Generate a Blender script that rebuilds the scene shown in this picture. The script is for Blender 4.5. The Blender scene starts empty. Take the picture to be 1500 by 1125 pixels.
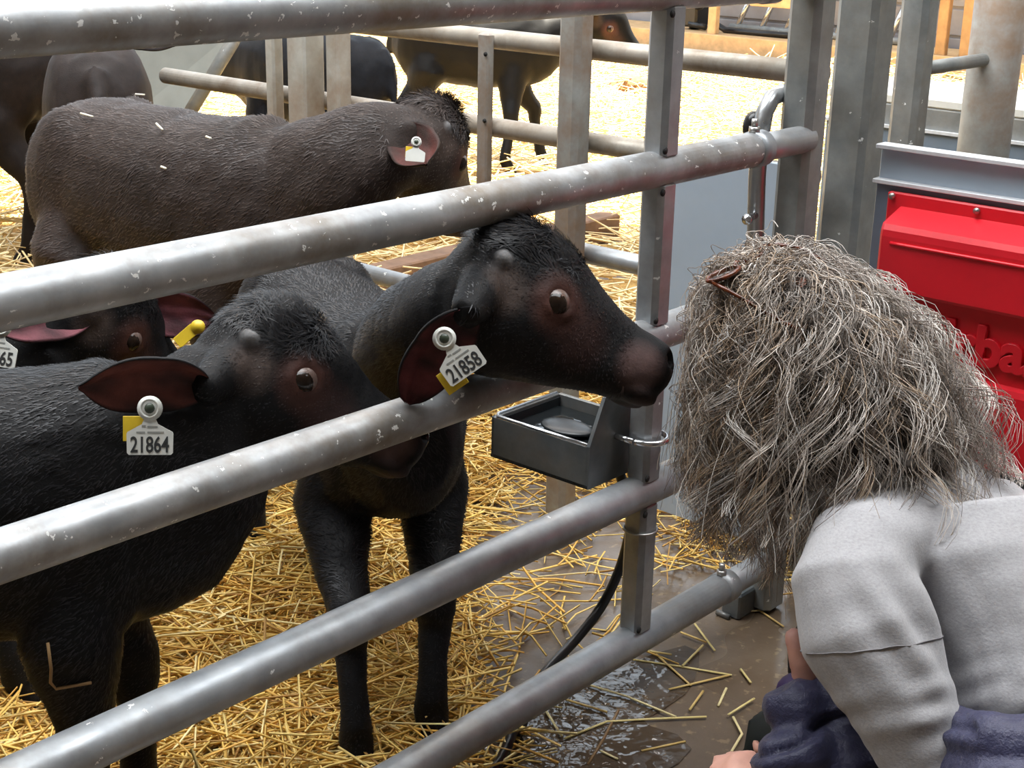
import bpy, math, random
import numpy as np
from mathutils import Vector, Matrix

random.seed(7); np.random.seed(7)
SC = bpy.context.scene
COL = SC.collection

# ------------------------------------------------------------------ camera, world, sun, skylights, exposure
FPX = 2150.0; CX = 750.0; CY = 562.5; HC = 1.40
R3 = np.array([[0.9997407871, -0.0227674903, 0.0],
               [0.0072435323, 0.3180699595, -0.9480395731],
               [0.0215844818, 0.9477938290, 0.3181524287]])
cam_data = bpy.data.cameras.new('camera')
cam_data.sensor_width = 36.0
cam_data.lens = 36.0 * FPX / 1500.0
cam_data.clip_start = 0.05
cam = bpy.data.objects.new('camera', cam_data); COL.objects.link(cam)
mw = Matrix.Identity(4)
for i in range(3):
    for j in range(3):
        mw[i][j] = R3[i][j]
mw[2][3] = HC
cam.matrix_world = mw
SC.camera = cam

world = bpy.data.worlds.new('sky'); SC.world = world; world.use_nodes = True
bg = world.node_tree.nodes['Background']
bg.inputs[0].default_value = (0.80, 0.90, 1.0, 1); bg.inputs[1].default_value = 2.2

def light_sun():
    l = bpy.data.lights.new('sun', 'SUN'); l.energy = 36.0; l.angle = 0.01; l.color = (1.0, 0.93, 0.78)
    o = bpy.data.objects.new('sun', l); COL.objects.link(o)
    dirv = Vector((-0.15, -0.33, -0.93))
    o.rotation_euler = dirv.to_track_quat('-Z', 'Y').to_euler(); o.location = (3, 14, 9)
light_sun()
def skylight(loc, sx, sy, watts, color):
    l = bpy.data.lights.new('roof_light', 'AREA'); l.shape = 'RECTANGLE'; l.size = sx; l.size_y = sy
    l.energy = watts; l.color = color
    o = bpy.data.objects.new('roof_light', l); COL.objects.link(o); o.location = loc
skylight((-0.6, 2.3, 4.55), 7.0, 2.2, 520, (0.93, 0.97, 1.0))
skylight((-0.6, 6.0, 4.55), 7.0, 1.4, 220, (0.97, 0.98, 1.0))
SC.view_settings.view_transform = 'Standard'
SC.view_settings.look = 'None'
SC.view_settings.exposure = 0.0
SC.view_settings.gamma = 1.0
SC.view_settings.use_curve_mapping = False

# ------------------------------------------------------------------ positions from the photograph
CAM = np.array([0.0, 0.0, HC])
G = np.array([0.6556193, 0.7550916, 0.0])            # along the gate, away from the camera
P = np.array([-0.7550916, 0.6556193, 0.0])           # into the pen
Z = np.array([0.0, 0.0, 1.0])
GP = np.array([0.2254, 2.378, 0.0])
def ray(x, y): return R3 @ np.array([(x-CX)/FPX, -(y-CY)/FPX, -1.0])
def W(x, y, t): return CAM + ray(x, y)*t
def hit(x, y, n, p0):
    r = ray(x, y); return CAM + r*(((p0-CAM) @ n)/(r @ n))
def gate(x, y, off=0.0): return hit(x, y, P, GP + P*off)
def ground(x, y, z=0.0):
    r = ray(x, y); return CAM + r*((z-HC)/r[2])
PA = np.array([0.12036, 3.2008, 0.0])
def part(x, y, off=0.0): return hit(x, y, G, PA + G*off)
def gp(s, z, off=0.0): return GP + G*s + P*off + Z*z
def unit(v): v = np.asarray(v, float); return v/np.linalg.norm(v)
def A(*v): return np.array(v, float)

# ------------------------------------------------------------------ mesh helpers
def link(name, me, mat=None, parent=None, kind=None):
    o = bpy.data.objects.new(name, me); COL.objects.link(o)
    if mat is not None and len(me.materials) == 0: me.materials.append(mat)
    if parent is not None:
        o.parent = parent
        o.matrix_parent_inverse = Matrix.Translation(-Vector(parent.location)) if parent.type == 'EMPTY' else Matrix.Identity(4)
    if kind: o['kind'] = kind
    return o
def tag(o, label, cat, group=None):
    o['label'] = label; o['category'] = cat
    if group: o['group'] = group
    return o
def thing(name, loc, label, cat, group=None):
    o = bpy.data.objects.new(name, None); COL.objects.link(o)
    o.location = Vector([float(v) for v in loc]); o.empty_display_size = 0.05
    return tag(o, label, cat, group)
def fastmesh(name, V, F, smooth=True):
    V = np.asarray(V, np.float32); F = np.asarray(F, np.int32)
    k = F.shape[1]; me = bpy.data.meshes.new(name)
    me.vertices.add(len(V)); me.vertices.foreach_set('co', V.ravel())
    me.loops.add(F.size); me.loops.foreach_set('vertex_index', F.ravel())
    me.polygons.add(len(F)); me.polygons.foreach_set('loop_start', np.arange(0, F.size, k, dtype=np.int32))
    me.polygons.foreach_set('use_smooth', np.full(len(F), smooth, dtype=bool))
    me.update(calc_edges=True); me.validate()
    return me
def set_color(me, C, name='Col'):
    a = me.color_attributes.new(name, 'FLOAT_COLOR', 'POINT')
    C = np.asarray(C, np.float32)
    if C.shape[1] == 3: C = np.hstack([C, np.ones((len(C), 1), np.float32)])
    a.data.foreach_set('color', C.ravel())

class MB:
    """collects shapes into one mesh"""
    def __init__(s): s.v = []; s.f = []; s.flat = set()
    def add(s, V, F, flat=False):
        o = len(s.v); s.v.extend([tuple(map(float, p)) for p in V])
        for q in F:
            if flat: s.flat.add(len(s.f))
            s.f.append([i+o for i in q])
    def rings(s, rings, cap=True, closed=True):
        n = len(rings[0]); V = [p for r in rings for p in r]; F = []
        for i in range(len(rings)-1):
            for j in range(n if closed else n-1):
                a = i*n+j; b = i*n+(j+1) % n
                F.append((a, b, b+n, a+n))
        if cap:
            F.append(tuple(range(n-1, -1, -1))); F.append(tuple((len(rings)-1)*n+j for j in range(n)))
        s.add(V, F)
    def tube(s, pts, rad, n=16, cap=True, flatten=1.0, ref=None):
        pts = [np.asarray(p, float) for p in pts]
        if np.isscalar(rad): rad = [rad]*len(pts)
        tang = []
        for i in range(len(pts)):
            a = pts[max(i-1, 0)]; b = pts[min(i+1, len(pts)-1)]; tang.append(unit(b-a))
        r = ref if ref is not None else (Z if abs(tang[0][2]) < 0.9 else A(1, 0, 0))
        rings = []
        for p, t, rr in zip(pts, tang, rad):
            x = np.cross(t, r); x = unit(x); y = np.cross(x, t); r = y
            rings.append([p + rr*(math.cos(2*math.pi*k/n)*x + flatten*math.sin(2*math.pi*k/n)*y) for k in range(n)])
        s.rings(rings, cap)
    def box(s, c, ax, half, bevel=0.0):
        c = np.asarray(c, float); ax = [np.asarray(a, float) for a in ax]
        if bevel <= 0:
            V = [c + ax[0]*half[0]*i + ax[1]*half[1]*j + ax[2]*half[2]*k for k in (-1, 1) for j in (-1, 1) for i in (-1, 1)]
            F = [(0, 2, 3, 1), (4, 5, 7, 6), (0, 1, 5, 4), (2, 6, 7, 3), (0, 4, 6, 2), (1, 3, 7, 5)]
            s.add(V, F, True); return
        b = bevel; h = half
        def ringpts(e, z):
            pts = []
            for (sx, sy) in ((1, 1), (-1, 1), (-1, -1), (1, -1)):
                q = [(h[0]-e, h[1]-e-b), (h[0]-e-b, h[1]-e)] if sx*sy > 0 else [(h[0]-e-b, h[1]-e), (h[0]-e, h[1]-e-b)]
                for (u, w) in q: pts.append(c + ax[0]*u*sx + ax[1]*w*sy + ax[2]*z)
            return pts
        o = len(s.f)
        s.rings([ringpts(b, -h[2]), ringpts(0, -h[2]+b), ringpts(0, h[2]-b), ringpts(b, h[2])])
        for i in range(o, len(s.f)): s.flat.add(i)
    def ball(s, c, r, n=14, m=10, ax=None):
        c = np.asarray(c, float); r = [r]*3 if np.isscalar(r) else r
        ax = ax or [A(1, 0, 0), A(0, 1, 0), A(0, 0, 1)]
        rings = []
        for i in range(m+1):
            th = math.pi*(0.02+0.96*i/m)
            rings.append([c + ax[0]*r[0]*math.sin(th)*math.cos(2*math.pi*k/n) + ax[1]*r[1]*math.sin(th)*math.sin(2*math.pi*k/n) + ax[2]*r[2]*math.cos(th) for k in range(n)])
        s.rings(rings)
    def torus(s, c, x, y, R, r, n=28, m=8, a0=0.0, a1=2*math.pi, ry=None):
        zx = np.cross(x, y); full = abs(a1-a0) > 6.28; rings = []
        ry = R if ry is None else ry
        for i in range(n if full else n+1):
            a = a0+(a1-a0)*i/n; d = x*math.cos(a)+y*math.sin(a)
            pos = c + x*R*math.cos(a) + y*ry*math.sin(a)
            rings.append([pos + r*(d*math.cos(2*math.pi*k/m) + zx*math.sin(2*math.pi*k/m)) for k in range(m)])
        if full: rings.append(rings[0])
        s.rings(rings, cap=not full)
    def mesh(s, name, smooth=True):
        me = bpy.data.meshes.new(name); me.from_pydata(s.v, [], s.f)
        me.polygons.foreach_set('use_smooth', [smooth and i not in s.flat for i in range(len(s.f))])
        me.update(); return me
    def build(s, name, mat=None, parent=None, kind=None, smooth=True):
        return link(name, s.mesh(name, smooth), mat, parent, kind)

def remesh(mb, voxel, smooth=3):
    me = mb.mesh('tmp'); o = bpy.data.objects.new('tmp', me); COL.objects.link(o)
    m = o.modifiers.new('r', 'REMESH'); m.mode = 'VOXEL'; m.voxel_size = voxel
    if smooth:
        k = o.modifiers.new('s', 'SMOOTH'); k.factor = 0.5; k.iterations = smooth
    dg = bpy.context.evaluated_depsgraph_get(); dg.update()
    new = bpy.data.meshes.new_from_object(o.evaluated_get(dg))
    bpy.data.objects.remove(o); bpy.data.meshes.remove(me)
    new.polygons.foreach_set('use_smooth', np.ones(len(new.polygons), bool))
    return new
def mverts(me):
    n = len(me.vertices); V = np.empty(n*3, np.float32); me.vertices.foreach_get('co', V)
    N = np.empty(n*3, np.float32); me.vertices.foreach_get('normal', N)
    return V.reshape(-1, 3).astype(float), N.reshape(-1, 3).astype(float)
def set_verts(me, V):
    me.vertices.foreach_set('co', np.asarray(V, np.float32).ravel()); me.update()

def strands(name, pts, rad, col, mat, parent=None, kind=None, sides=3):
    """pts (K,S,3), rad (K,S), col (K,3) -> thin tubes"""
    K, S, _ = pts.shape
    T = np.gradient(pts, axis=1); T /= (np.linalg.norm(T, axis=2, keepdims=True)+1e-9)
    ref = np.random.normal(size=(K, 1, 3)); X = np.cross(T, ref); X /= (np.linalg.norm(X, axis=2, keepdims=True)+1e-9)
    Y = np.cross(T, X)
    ang = np.arange(sides)*2*math.pi/sides
    V = pts[:, :, None, :] + rad[:, :, None, None]*(np.cos(ang)[None, None, :, None]*X[:, :, None, :] + np.sin(ang)[None, None, :, None]*Y[:, :, None, :])
    V = V.reshape(-1, 3)
    k = np.arange(K)[:, None, None]; s_ = np.arange(S-1)[None, :, None]; a = np.arange(sides)[None, None, :]
    b0 = (k*S+s_)*sides
    F = np.stack([b0+a, b0+(a+1) % sides, b0+sides+(a+1) % sides, b0+sides+a], axis=-1).reshape(-1, 4)
    me = fastmesh(name, V, F)
    set_color(me, np.repeat(col, S*sides, axis=0))
    return link(name, me, mat, parent, kind)

def noise3(V, seed=0, scale=1.0):
    """cheap smooth pseudo noise"""
    rs = np.random.RandomState(seed); out = np.zeros(len(V))
    for i in range(6):
        w = rs.normal(size=3)*scale*(1+0.5*i); out += np.sin(V @ w + rs.uniform(0, 6.28))/(1+0.35*i)
    return out/3.0

# ------------------------------------------------------------------ materials
class NT:
    def __init__(s, name):
        s.m = bpy.data.materials.new(name); s.m.use_nodes = True; s.t = s.m.node_tree
        s.b = s.t.nodes['Principled BSDF']; s.coord = None
    def n(s, typ, **kw):
        nd = s.t.nodes.new(typ)
        for k, v in kw.items(): setattr(nd, k, v)
        return nd
    def l(s, a, b): s.t.links.new(a, b)
    def obj(s):
        if s.coord is None: s.coord = s.n('ShaderNodeTexCoord')
        return s.coord.outputs['Object']
    def noise(s, scale, detail=4, rough=0.6, vec=None, stretch=None):
        nd = s.n('ShaderNodeTexNoise'); nd.inputs['Scale'].default_value = scale; nd.inputs['Detail'].default_value = detail
        nd.inputs['Roughness'].default_value = rough
        v = vec or s.obj()
        if stretch:
            mp = s.n('ShaderNodeMapping'); mp.inputs['Scale'].default_value = stretch; s.l(v, mp.inputs[0]); v = mp.outputs[0]
        s.l(v, nd.inputs['Vector']); return nd.outputs['Fac']
    def ramp(s, fac, stops):
        r = s.n('ShaderNodeValToRGB'); e = r.color_ramp.elements
        while len(e) < len(stops): e.new(0.5)
        for el, (p, c) in zip(e, stops):
            el.position = p; el.color = (c, c, c, 1) if np.isscalar(c) else (*c, 1)
        s.l(fac, r.inputs[0]); return r.outputs[0]
    def mix(s, fac, a, b, blend='MIX'):
        m = s.n('ShaderNodeMix', data_type='RGBA', blend_type=blend)
        for sock, v in ((m.inputs[0], fac), (m.inputs[6], a), (m.inputs[7], b)):
            if isinstance(v, (int, float)): sock.default_value = v
            elif isinstance(v, tuple): sock.default_value = (*v, 1)
            else: s.l(v, sock)
        return m.outputs[2]
    def bump(s, h, strength=0.3, dist=0.01):
        b = s.n('ShaderNodeBump'); b.inputs['Strength'].default_value = strength; b.inputs['Distance'].default_value = dist
        s.l(h, b.inputs['Height']); s.l(b.outputs[0], s.b.inputs['Normal'])
    def set(s, **kw):
        for k, v in kw.items():
            sock = s.b.inputs[k.replace('_', ' ')]
            if isinstance(v, (int, float)): sock.default_value = v
            elif isinstance(v, tuple): sock.default_value = (*v, 1)
            else: s.l(v, sock)
        return s.m

def plain(name, col, rough=0.5, metal=0.0, var=0.12, scale=30, bump=0.0):
    k = NT(name); nz = k.noise(scale)
    d = tuple(c*(1-var) for c in col); u = tuple(min(1, c*(1+var)) for c in col)
    k.set(Base_Color=k.ramp(nz, [(0.3, d), (0.7, u)]), Roughness=rough, Metallic=metal)
    if bump: k.bump(nz, bump, 0.004)
    return k.m

def galvanised(name, lo=(0.30, 0.31, 0.32), hi=(0.50, 0.51, 0.52), rust=0.0, spots=0.0, dirt=0.25, rough=0.42, metal=0.6):
    k = NT(name)
    c = k.ramp(k.noise(14, 5), [(0.3, lo), (0.7, hi)])
    d = k.ramp(k.noise(5, 6, 0.7), [(0.45, 0.0), (0.72, 1.0)])
    m = k.n('ShaderNodeMath', operation='MULTIPLY'); k.l(d, m.inputs[0]); m.inputs[1].default_value = dirt*2
    c = k.mix(m.outputs[0], c, (0.20, 0.155, 0.105))
    if rust:
        r = k.ramp(k.noise(3.2, 6, 0.7), [(0.42, 0.0), (0.62, 1.0)])
        mr = k.n('ShaderNodeMath', operation='MULTIPLY'); k.l(r, mr.inputs[0]); mr.inputs[1].default_value = rust
        c = k.mix(mr.outputs[0], c, (0.30, 0.17, 0.085))
    met = metal
    if spots:
        v = k.n('ShaderNodeTexVoronoi'); v.inputs['Scale'].default_value = 72; v.inputs['Randomness'].default_value = 1
        wv = k.n('ShaderNodeMapping'); wv.inputs['Scale'].default_value = (0.75, 0.75, 1.0); k.l(k.obj(), wv.inputs[0])
        ns = k.n('ShaderNodeTexNoise'); ns.inputs['Scale'].default_value = 160; k.l(k.obj(), ns.inputs['Vector'])
        av = k.n('ShaderNodeMix', data_type='VECTOR'); av.inputs[0].default_value = 0.016
        k.l(wv.outputs[0], av.inputs[4]); k.l(ns.outputs['Color'], av.inputs[5]); k.l(av.outputs[1], v.inputs['Vector'])
        sep = k.n('ShaderNodeSeparateColor'); k.l(v.outputs['Color'], sep.inputs[0])
        keep = k.n('ShaderNodeMath', operation='LESS_THAN'); k.l(sep.outputs[0], keep.inputs[0]); keep.inputs[1].default_value = spots
        sz = k.n('ShaderNodeMath', operation='MULTIPLY'); k.l(sep.outputs[1], sz.inputs[0]); sz.inputs[1].default_value = 0.26
        near = k.n('ShaderNodeMath', operation='LESS_THAN'); k.l(v.outputs['Distance'], near.inputs[0]); k.l(sz.outputs[0], near.inputs[1])
        both = k.n('ShaderNodeMath', operation='MULTIPLY'); k.l(keep.outputs[0], both.inputs[0]); k.l(near.outputs[0], both.inputs[1])
        c = k.mix(both.outputs[0], c, (0.80, 0.80, 0.78))
        inv = k.n('ShaderNodeMath', operation='MULTIPLY_ADD'); k.l(both.outputs[0], inv.inputs[0]); inv.inputs[1].default_value = -metal; inv.inputs[2].default_value = metal
        met = inv.outputs[0]
    k.set(Base_Color=c, Metallic=met, Roughness=k.ramp(k.noise(22), [(0.3, rough-0.08), (0.7, rough+0.12)]))
    k.bump(k.noise(60, 3), 0.12, 0.002)
    return k.m

def attr_mat(name, rough=0.6, sheen=0.0, spec=0.5, bump=0.0, bscale=200, var=0.0, attr='Col'):
    k = NT(name); a = k.n('ShaderNodeAttribute'); a.attribute_name = attr
    c = a.outputs['Color']
    if var:
        c = k.mix(1.0, c, k.ramp(k.noise(35, 5), [(0.25, 1-var), (0.75, 1+var)]), 'MULTIPLY')
    k.set(Base_Color=c, Roughness=rough)
    k.b.inputs['Specular IOR Level'].default_value = spec
    k.b.inputs['Sheen Weight'].default_value = sheen
    if bump: k.bump(k.noise(bscale, 4), bump, 0.003)
    return k.m

M = {}
M['galv_near'] = galvanised('galvanised splashed', spots=0.85, dirt=0.45, rough=0.48, metal=0.55)  # extra brown stands for dirt and for warm bounce off the straw
M['galv_low'] = galvanised('galvanised worn', (0.30, 0.32, 0.34), (0.46, 0.48, 0.50), spots=0.06, dirt=0.25, rough=0.46, metal=0.6)
M['galv_post'] = galvanised('galvanised post', (0.22, 0.235, 0.235), (0.36, 0.37, 0.36), spots=0.07, dirt=0.2, rough=0.5, metal=0.4)
M['galv_rust'] = galvanised('galvanised rusty', (0.36, 0.37, 0.36), (0.48, 0.49, 0.47), rust=0.75, dirt=0.3, rough=0.55, metal=0.3)
M['galv_old'] = galvanised('galvanised dusty rail', (0.36, 0.33, 0.28), (0.50, 0.46, 0.40), rust=0.2, dirt=0.5, rough=0.5, metal=0.3)
M['cream_post'] = galvanised('stained cream post', (0.46, 0.44, 0.38), (0.60, 0.58, 0.52), rust=0.6, dirt=0.2, rough=0.6, metal=0.1)
M['hole'] = plain('dark hole', (0.012, 0.011, 0.010), 0.8)
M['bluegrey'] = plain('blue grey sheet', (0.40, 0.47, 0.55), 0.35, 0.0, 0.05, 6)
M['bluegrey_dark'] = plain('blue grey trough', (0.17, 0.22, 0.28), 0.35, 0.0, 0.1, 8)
M['edge'] = plain('pale sheet edge', (0.62, 0.64, 0.66), 0.4)
M['greensheet'] = plain('weathered grey sheet', (0.24, 0.25, 0.225), 0.55, 0.0, 0.15, 5)
M['red'] = plain('red moulded plastic', (0.66, 0.010, 0.022), 0.38, 0.0, 0.06, 12, 0.05)
M['bolt'] = plain('bolt steel', (0.45, 0.44, 0.42), 0.35, 0.9)
M['steel'] = plain('polished steel', (0.62, 0.63, 0.65), 0.22, 0.95)
M['trough'] = galvanised('trough steel', (0.13, 0.15, 0.165), (0.24, 0.25, 0.25), dirt=0.3, rough=0.4, metal=0.5)
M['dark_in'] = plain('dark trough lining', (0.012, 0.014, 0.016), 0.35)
M['rubber'] = plain('black rubber hose', (0.010, 0.010, 0.011), 0.28)
M['wood'] = plain('bright timber', (0.62, 0.40, 0.20), 0.7, 0, 0.2, 12)
M['wood_dark'] = plain('damp timber', (0.19, 0.105, 0.06), 0.7, 0, 0.3, 14)
M['stud'] = plain('brown timber stud', (0.40, 0.23, 0.10), 0.7, 0, 0.2, 10)
M['greyboard'] = plain('grey board', (0.30, 0.28, 0.28), 0.7, 0, 0.15, 4)
M['white_tag'] = plain('white tag plastic', (0.72, 0.72, 0.67), 0.4, 0, 0.05, 40)
M['yellow_tag'] = plain('yellow tag plastic', (0.75, 0.52, 0.03), 0.4)
M['ink'] = plain('tag ink', (0.03, 0.03, 0.03), 0.6)
M['tag_stud'] = plain('tag stud', (0.045, 0.06, 0.04), 0.3)
M['calf'] = attr_mat('calf coat', 0.6, 0.0, 0.18, 0.3, 260, 0.3)
M['fur'] = attr_mat('calf fur', 0.42, 0.0, 0.32)
M['wetnose'] = plain('wet nose', (0.012, 0.011, 0.012), 0.18)
M['skin'] = attr_mat('skin', 0.5, 0.0, 0.4, 0.1, 500, 0.1)
M['hair'] = attr_mat('hair strands', 0.42, 0.0, 0.55)
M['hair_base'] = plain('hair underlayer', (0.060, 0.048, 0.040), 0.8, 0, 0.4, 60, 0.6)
M['straw'] = attr_mat('straw', 0.5, 0.0, 0.35)
M['manure'] = plain('manure', (0.22, 0.11, 0.04), 0.8, 0, 0.4, 40, 0.6)
M['tortoise'] = plain('tortoiseshell', (0.085, 0.020, 0.007), 0.2, 0, 0.9, 90)
M['lens'] = plain('sunglass lens', (0.03, 0.018, 0.012), 0.05)

def eye_mat():
    k = NT('eye'); k.set(Base_Color=k.ramp(k.noise(80), [(0.3, (0.010, 0.006, 0.004)), (0.7, (0.022, 0.013, 0.009))]), Roughness=0.14); k.b.inputs['Specular IOR Level'].default_value = 0.3; return k.m
M['eye'] = eye_mat()
M['sclera'] = plain('eye white', (0.13, 0.085, 0.07), 0.3)

def sweat_mat():
    k = NT('grey marl sweatshirt')
    c = k.ramp(k.noise(210, 3, 0.7, stretch=(1, 1, 2.5)), [(0.30, (0.315, 0.305, 0.315)), (0.5, (0.375, 0.365, 0.375)), (0.7, (0.42, 0.41, 0.42))])
    k.set(Base_Color=c, Roughness=0.9); k.b.inputs['Sheen Weight'].default_value = 0.25
    k.bump(k.noise(220, 3), 0.25, 0.002); return k.m
M['sweat'] = sweat_mat()
def puffer_mat():
    k = NT('navy nylon'); c = k.ramp(k.noise(10), [(0.3, (0.016, 0.016, 0.048)), (0.7, (0.030, 0.030, 0.080))])
    k.set(Base_Color=c, Roughness=0.48); k.b.inputs['Sheen Weight'].default_value = 0.15
    k.bump(k.noise(55, 6, 0.65), 0.5, 0.010); return k.m
M['puffer'] = puffer_mat()
M['lining'] = plain('black lining', (0.006, 0.006, 0.010), 0.6)
M['purple'] = plain('purple cuff', (0.035, 0.016, 0.085), 0.6)
M['trouser'] = plain('dark green trousers', (0.010, 0.016, 0.014), 0.7)
M['boot'] = plain('boot', (0.02, 0.018, 0.016), 0.5)

def floor_mat():
    k = NT('wet concrete')
    c = k.ramp(k.noise(1.7, 7, 0.65), [(0.3, (0.085, 0.058, 0.038)), (0.5, (0.135, 0.095, 0.062)), (0.72, (0.20, 0.155, 0.11))])
    fl = k.ramp(k.noise(48, 3, 0.5), [(0.60, 0.0), (0.68, 1.0)])
    ff = k.n('ShaderNodeMath', operation='MULTIPLY'); k.l(fl, ff.inputs[0]); ff.inputs[1].default_value = 0.45
    c = k.mix(ff.outputs[0], c, (0.34, 0.25, 0.14))
    wet = k.noise(1.3, 3)
    k.set(Base_Color=c, Roughness=k.ramp(wet, [(0.36, 0.12), (0.62, 0.5)]))
    k.bump(k.noise(26, 5, 0.6), 0.25, 0.006); return k.m
M['floor'] = floor_mat()
M['unseen_wall'] = plain('unseen wall board', (0.26, 0.26, 0.25), 0.7, 0, 0.15, 3)
def water_mat(name, col, rscale, strength):
    k = NT(name); k.set(Base_Color=col, Roughness=0.03); k.b.inputs['Specular IOR Level'].default_value = 0.6
    k.bump(k.noise(rscale, 2, 0.4), strength, 0.02); return k.m
M['puddle'] = water_mat('puddle water', (0.085, 0.060, 0.040), 30, 0.32)
M['water'] = water_mat('trough water', (0.010, 0.012, 0.013), 14, 0.25)
def mat_mat():
    k = NT('straw mat')
    c = k.ramp(k.noise(34, 6, 0.75, stretch=(1, 2.2, 1)), [(0.28, (0.22, 0.10, 0.028)), (0.5, (0.52, 0.31, 0.085)), (0.72, (0.78, 0.55, 0.20))])
    k.set(Base_Color=c, Roughness=0.85); k.bump(k.noise(60, 5, 0.7), 0.9, 0.02); return k.m
M['mat'] = mat_mat()

# ------------------------------------------------------------------ floor, unseen roof and side walls, back wall
def quad(name, pts, mat, kind='structure', parent=None):
    b = MB(); b.add(pts, [tuple(range(len(pts)))], True); return b.build(name, mat, parent, kind)
fl = MB(); fl.box((0, 6, -0.05), (A(1, 0, 0), A(0, 1, 0), Z), (12, 14, 0.05)); fl.build('floor', M['floor'], None, 'structure')
cl = MB(); cl.box((0, 0.9, 4.72), (A(1, 0, 0), A(0, 1, 0), Z), (6.6, 6.9, 0.06)); cl.build('unseen_roof', M['greyboard'], None, 'structure')  # unseen roof, added to keep the sun off the pen

for nm, c, h in (('unseen_wall_left', (-6.5, 0.9, 2.33), (0.05, 6.9, 2.33)), ('unseen_wall_right', (6.5, 0.9, 2.33), (0.05, 6.9, 2.33)), ('unseen_wall_front', (0, -6.05, 2.33), (6.5, 0.05, 2.33))):  # unseen walls, added so sky light enters mainly from the far end
    b = MB(); b.box(c, (A(1, 0, 0), A(0, 1, 0), Z), h); b.build(nm, M['unseen_wall'], None, 'structure')
WQ = ground(1090, 80)
def wallp(x, y, off=0.0): return hit(x, y, G, WQ + G*off)
def wal(a, z, off=0.0): return WQ - P*a + Z*z + G*off      # a runs towards the right of the wall
wall = MB(); wall.box(wal(-1.0, 1.2, 0.75), (P, G, Z), (9, 0.02, 1.2))
wall_back = wall.build('wall_back', M['greyboard'], None, 'structure')
for i in range(5):
    b = MB(); b.box(wal(-1.0, 0.13+0.25*i, 0.715), (P, G, Z), (9, 0.012, 0.112), 0.006); b.build('plank', M['greyboard'], wall_back)
tf = thing('timber_frame', wal(0, 0, 0), 'pale timber sill and upright studs in front of the grey boarded wall', 'timber frame')
b = MB(); b.box(wal(-0.5, 0.08, 0.30), (P, G, Z), (6.5, 0.35, 0.08), 0.008); b.build('sill', M['wood'], tf)
for px in (1041, 1378, 1414):
    c = wallp(px, 60); a = -(c-WQ) @ P
    b = MB(); b.box(wal(a, 0.95, 0.03), (P, G, Z), (0.045, 0.035, 0.80), 0.006); b.build('stud', M['wood'] if px < 1100 else M['stud'], tf)
b = MB(); b.box(wal(0.32, 0.50, 0.03), (P, G, Z), (0.30, 0.03, 0.055), 0.006); b.build('cross_piece', M['wood'], tf)

lad = thing('ladder', wal(0.2, 0, 0.6), 'grey metal ladder lying on its side against the boarded wall', 'ladder')
b = MB(); b.tube([wal(-0.5, 0.193, 0.5), wal(1.6, 0.193, 0.5)], 0.035, 8); b.build('side_rail', M['galv_post'], lad)
b = MB(); b.tube([wal(-0.5, 0.64, 0.670), wal(1.6, 0.64, 0.670)], 0.035, 8); b.build('side_rail', M['galv_post'], lad)
for i in range(8):
    a = -0.42+0.27*i
    b = MB(); b.tube([wal(a, 0.193, 0.5), wal(a+0.10, 0.64, 0.670)], 0.028, 8); b.build('rung', M['steel'], lad)
b = MB(); pts = [wallp(1052, -6, 0.06), wallp(1048, -4, 0.12), wallp(1047, 0, 0.2), wallp(1046, 18, 0.2), wallp(1050, 36, 0.2), wallp(1062, 50, 0.2), wallp(1085, 58, 0.2), wallp(1115, 62, 0.2), wallp(1160, 66, 0.2)]
for p_ in pts: p_[2] = max(p_[2], 0.188)
b.tube(pts, 0.03, 8)
tag(b.build('coiled_hose', M['rubber']), 'black hose hanging in a loop before the boarded wall', 'hose')
b = MB(); b.box(wallp(1018, 20, 0.3), (P, G, Z), (0.10, 0.12, 0.12), 0.02); b.tube([wallp(1010, 34, 0.2), wallp(1034, 40, 0.2)], 0.03, 8); b.ball(wallp(1024, 4, 0.2), 0.07, 8, 6)
b.tube([wallp(1018, 20, 0.3), A(*wallp(1018, 20, 0.3)[:2], 0.158)], 0.05, 8)
tag(b.build('pump_unit', M['rubber']), 'small black machine unit standing beside the pale timber stud', 'machine')

# ------------------------------------------------------------------ gate
RZ = [1.258, 0.976, 0.692, 0.408, 0.115]
gt = thing('metal_gate', gp(0, 0), 'galvanised tubular pen gate with five rails and an upright', 'gate')
for i, z in enumerate(RZ):
    b = MB(); b.tube([gp(-2.3, z), gp(-1.2, z), gp(-0.2, z), gp(0.315, z)], 0.0305, 28)
    rl = b.build('rail', M['galv_near'] if i < 3 else M['galv_low'], gt)
    b = MB(); b.tube([gp(0.25, z), gp(0.475, z)], 0.0255, 24); b.build('extension_tube', M['galv_low'], rl)
    b = MB(); b.tube([gp(0.285, z), gp(0.32, z)], [0.0325, 0.0325], 24); b.build('collar', M['galv_low'], rl)
    b = MB(); q = gp(0.292, z+0.028); b.tube([q, q+Z*0.012], 0.0105, 6); b.tube([q+Z*0.010, q+Z*0.026], 0.006, 8); b.build('bolt', M['bolt'], rl)
for i in range(4):
    z0, z1 = RZ[i+1], RZ[i]
    b = MB(); b.box(gp(0.012, (z0+z1)/2), (G, P, Z), (0.0235, 0.0235, (z1-z0)/2-0.016), 0.009)
    up = b.build('upright', M['galv_low'], gt)
    for zz, sg in ((z0+0.034, 1), (z1-0.034, -1)):
        b = MB(); b.tube([gp(-0.0085, zz, -0.0225), gp(-0.0085, zz, -0.0245)], 0.006, 10); b.build('drain_hole', M['hole'], up)
b = MB()
for i in range(5): b.tube([gp(-2.28, RZ[4]), gp(-2.28, RZ[0])], 0.025, 16)
b.build('upright', M['galv_low'], gt)
b = MB(); b.torus(gp(0.012, 0.335), G, P, 0.030, 0.0022); b.build('wire_tie', M['bolt'], gt)

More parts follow.
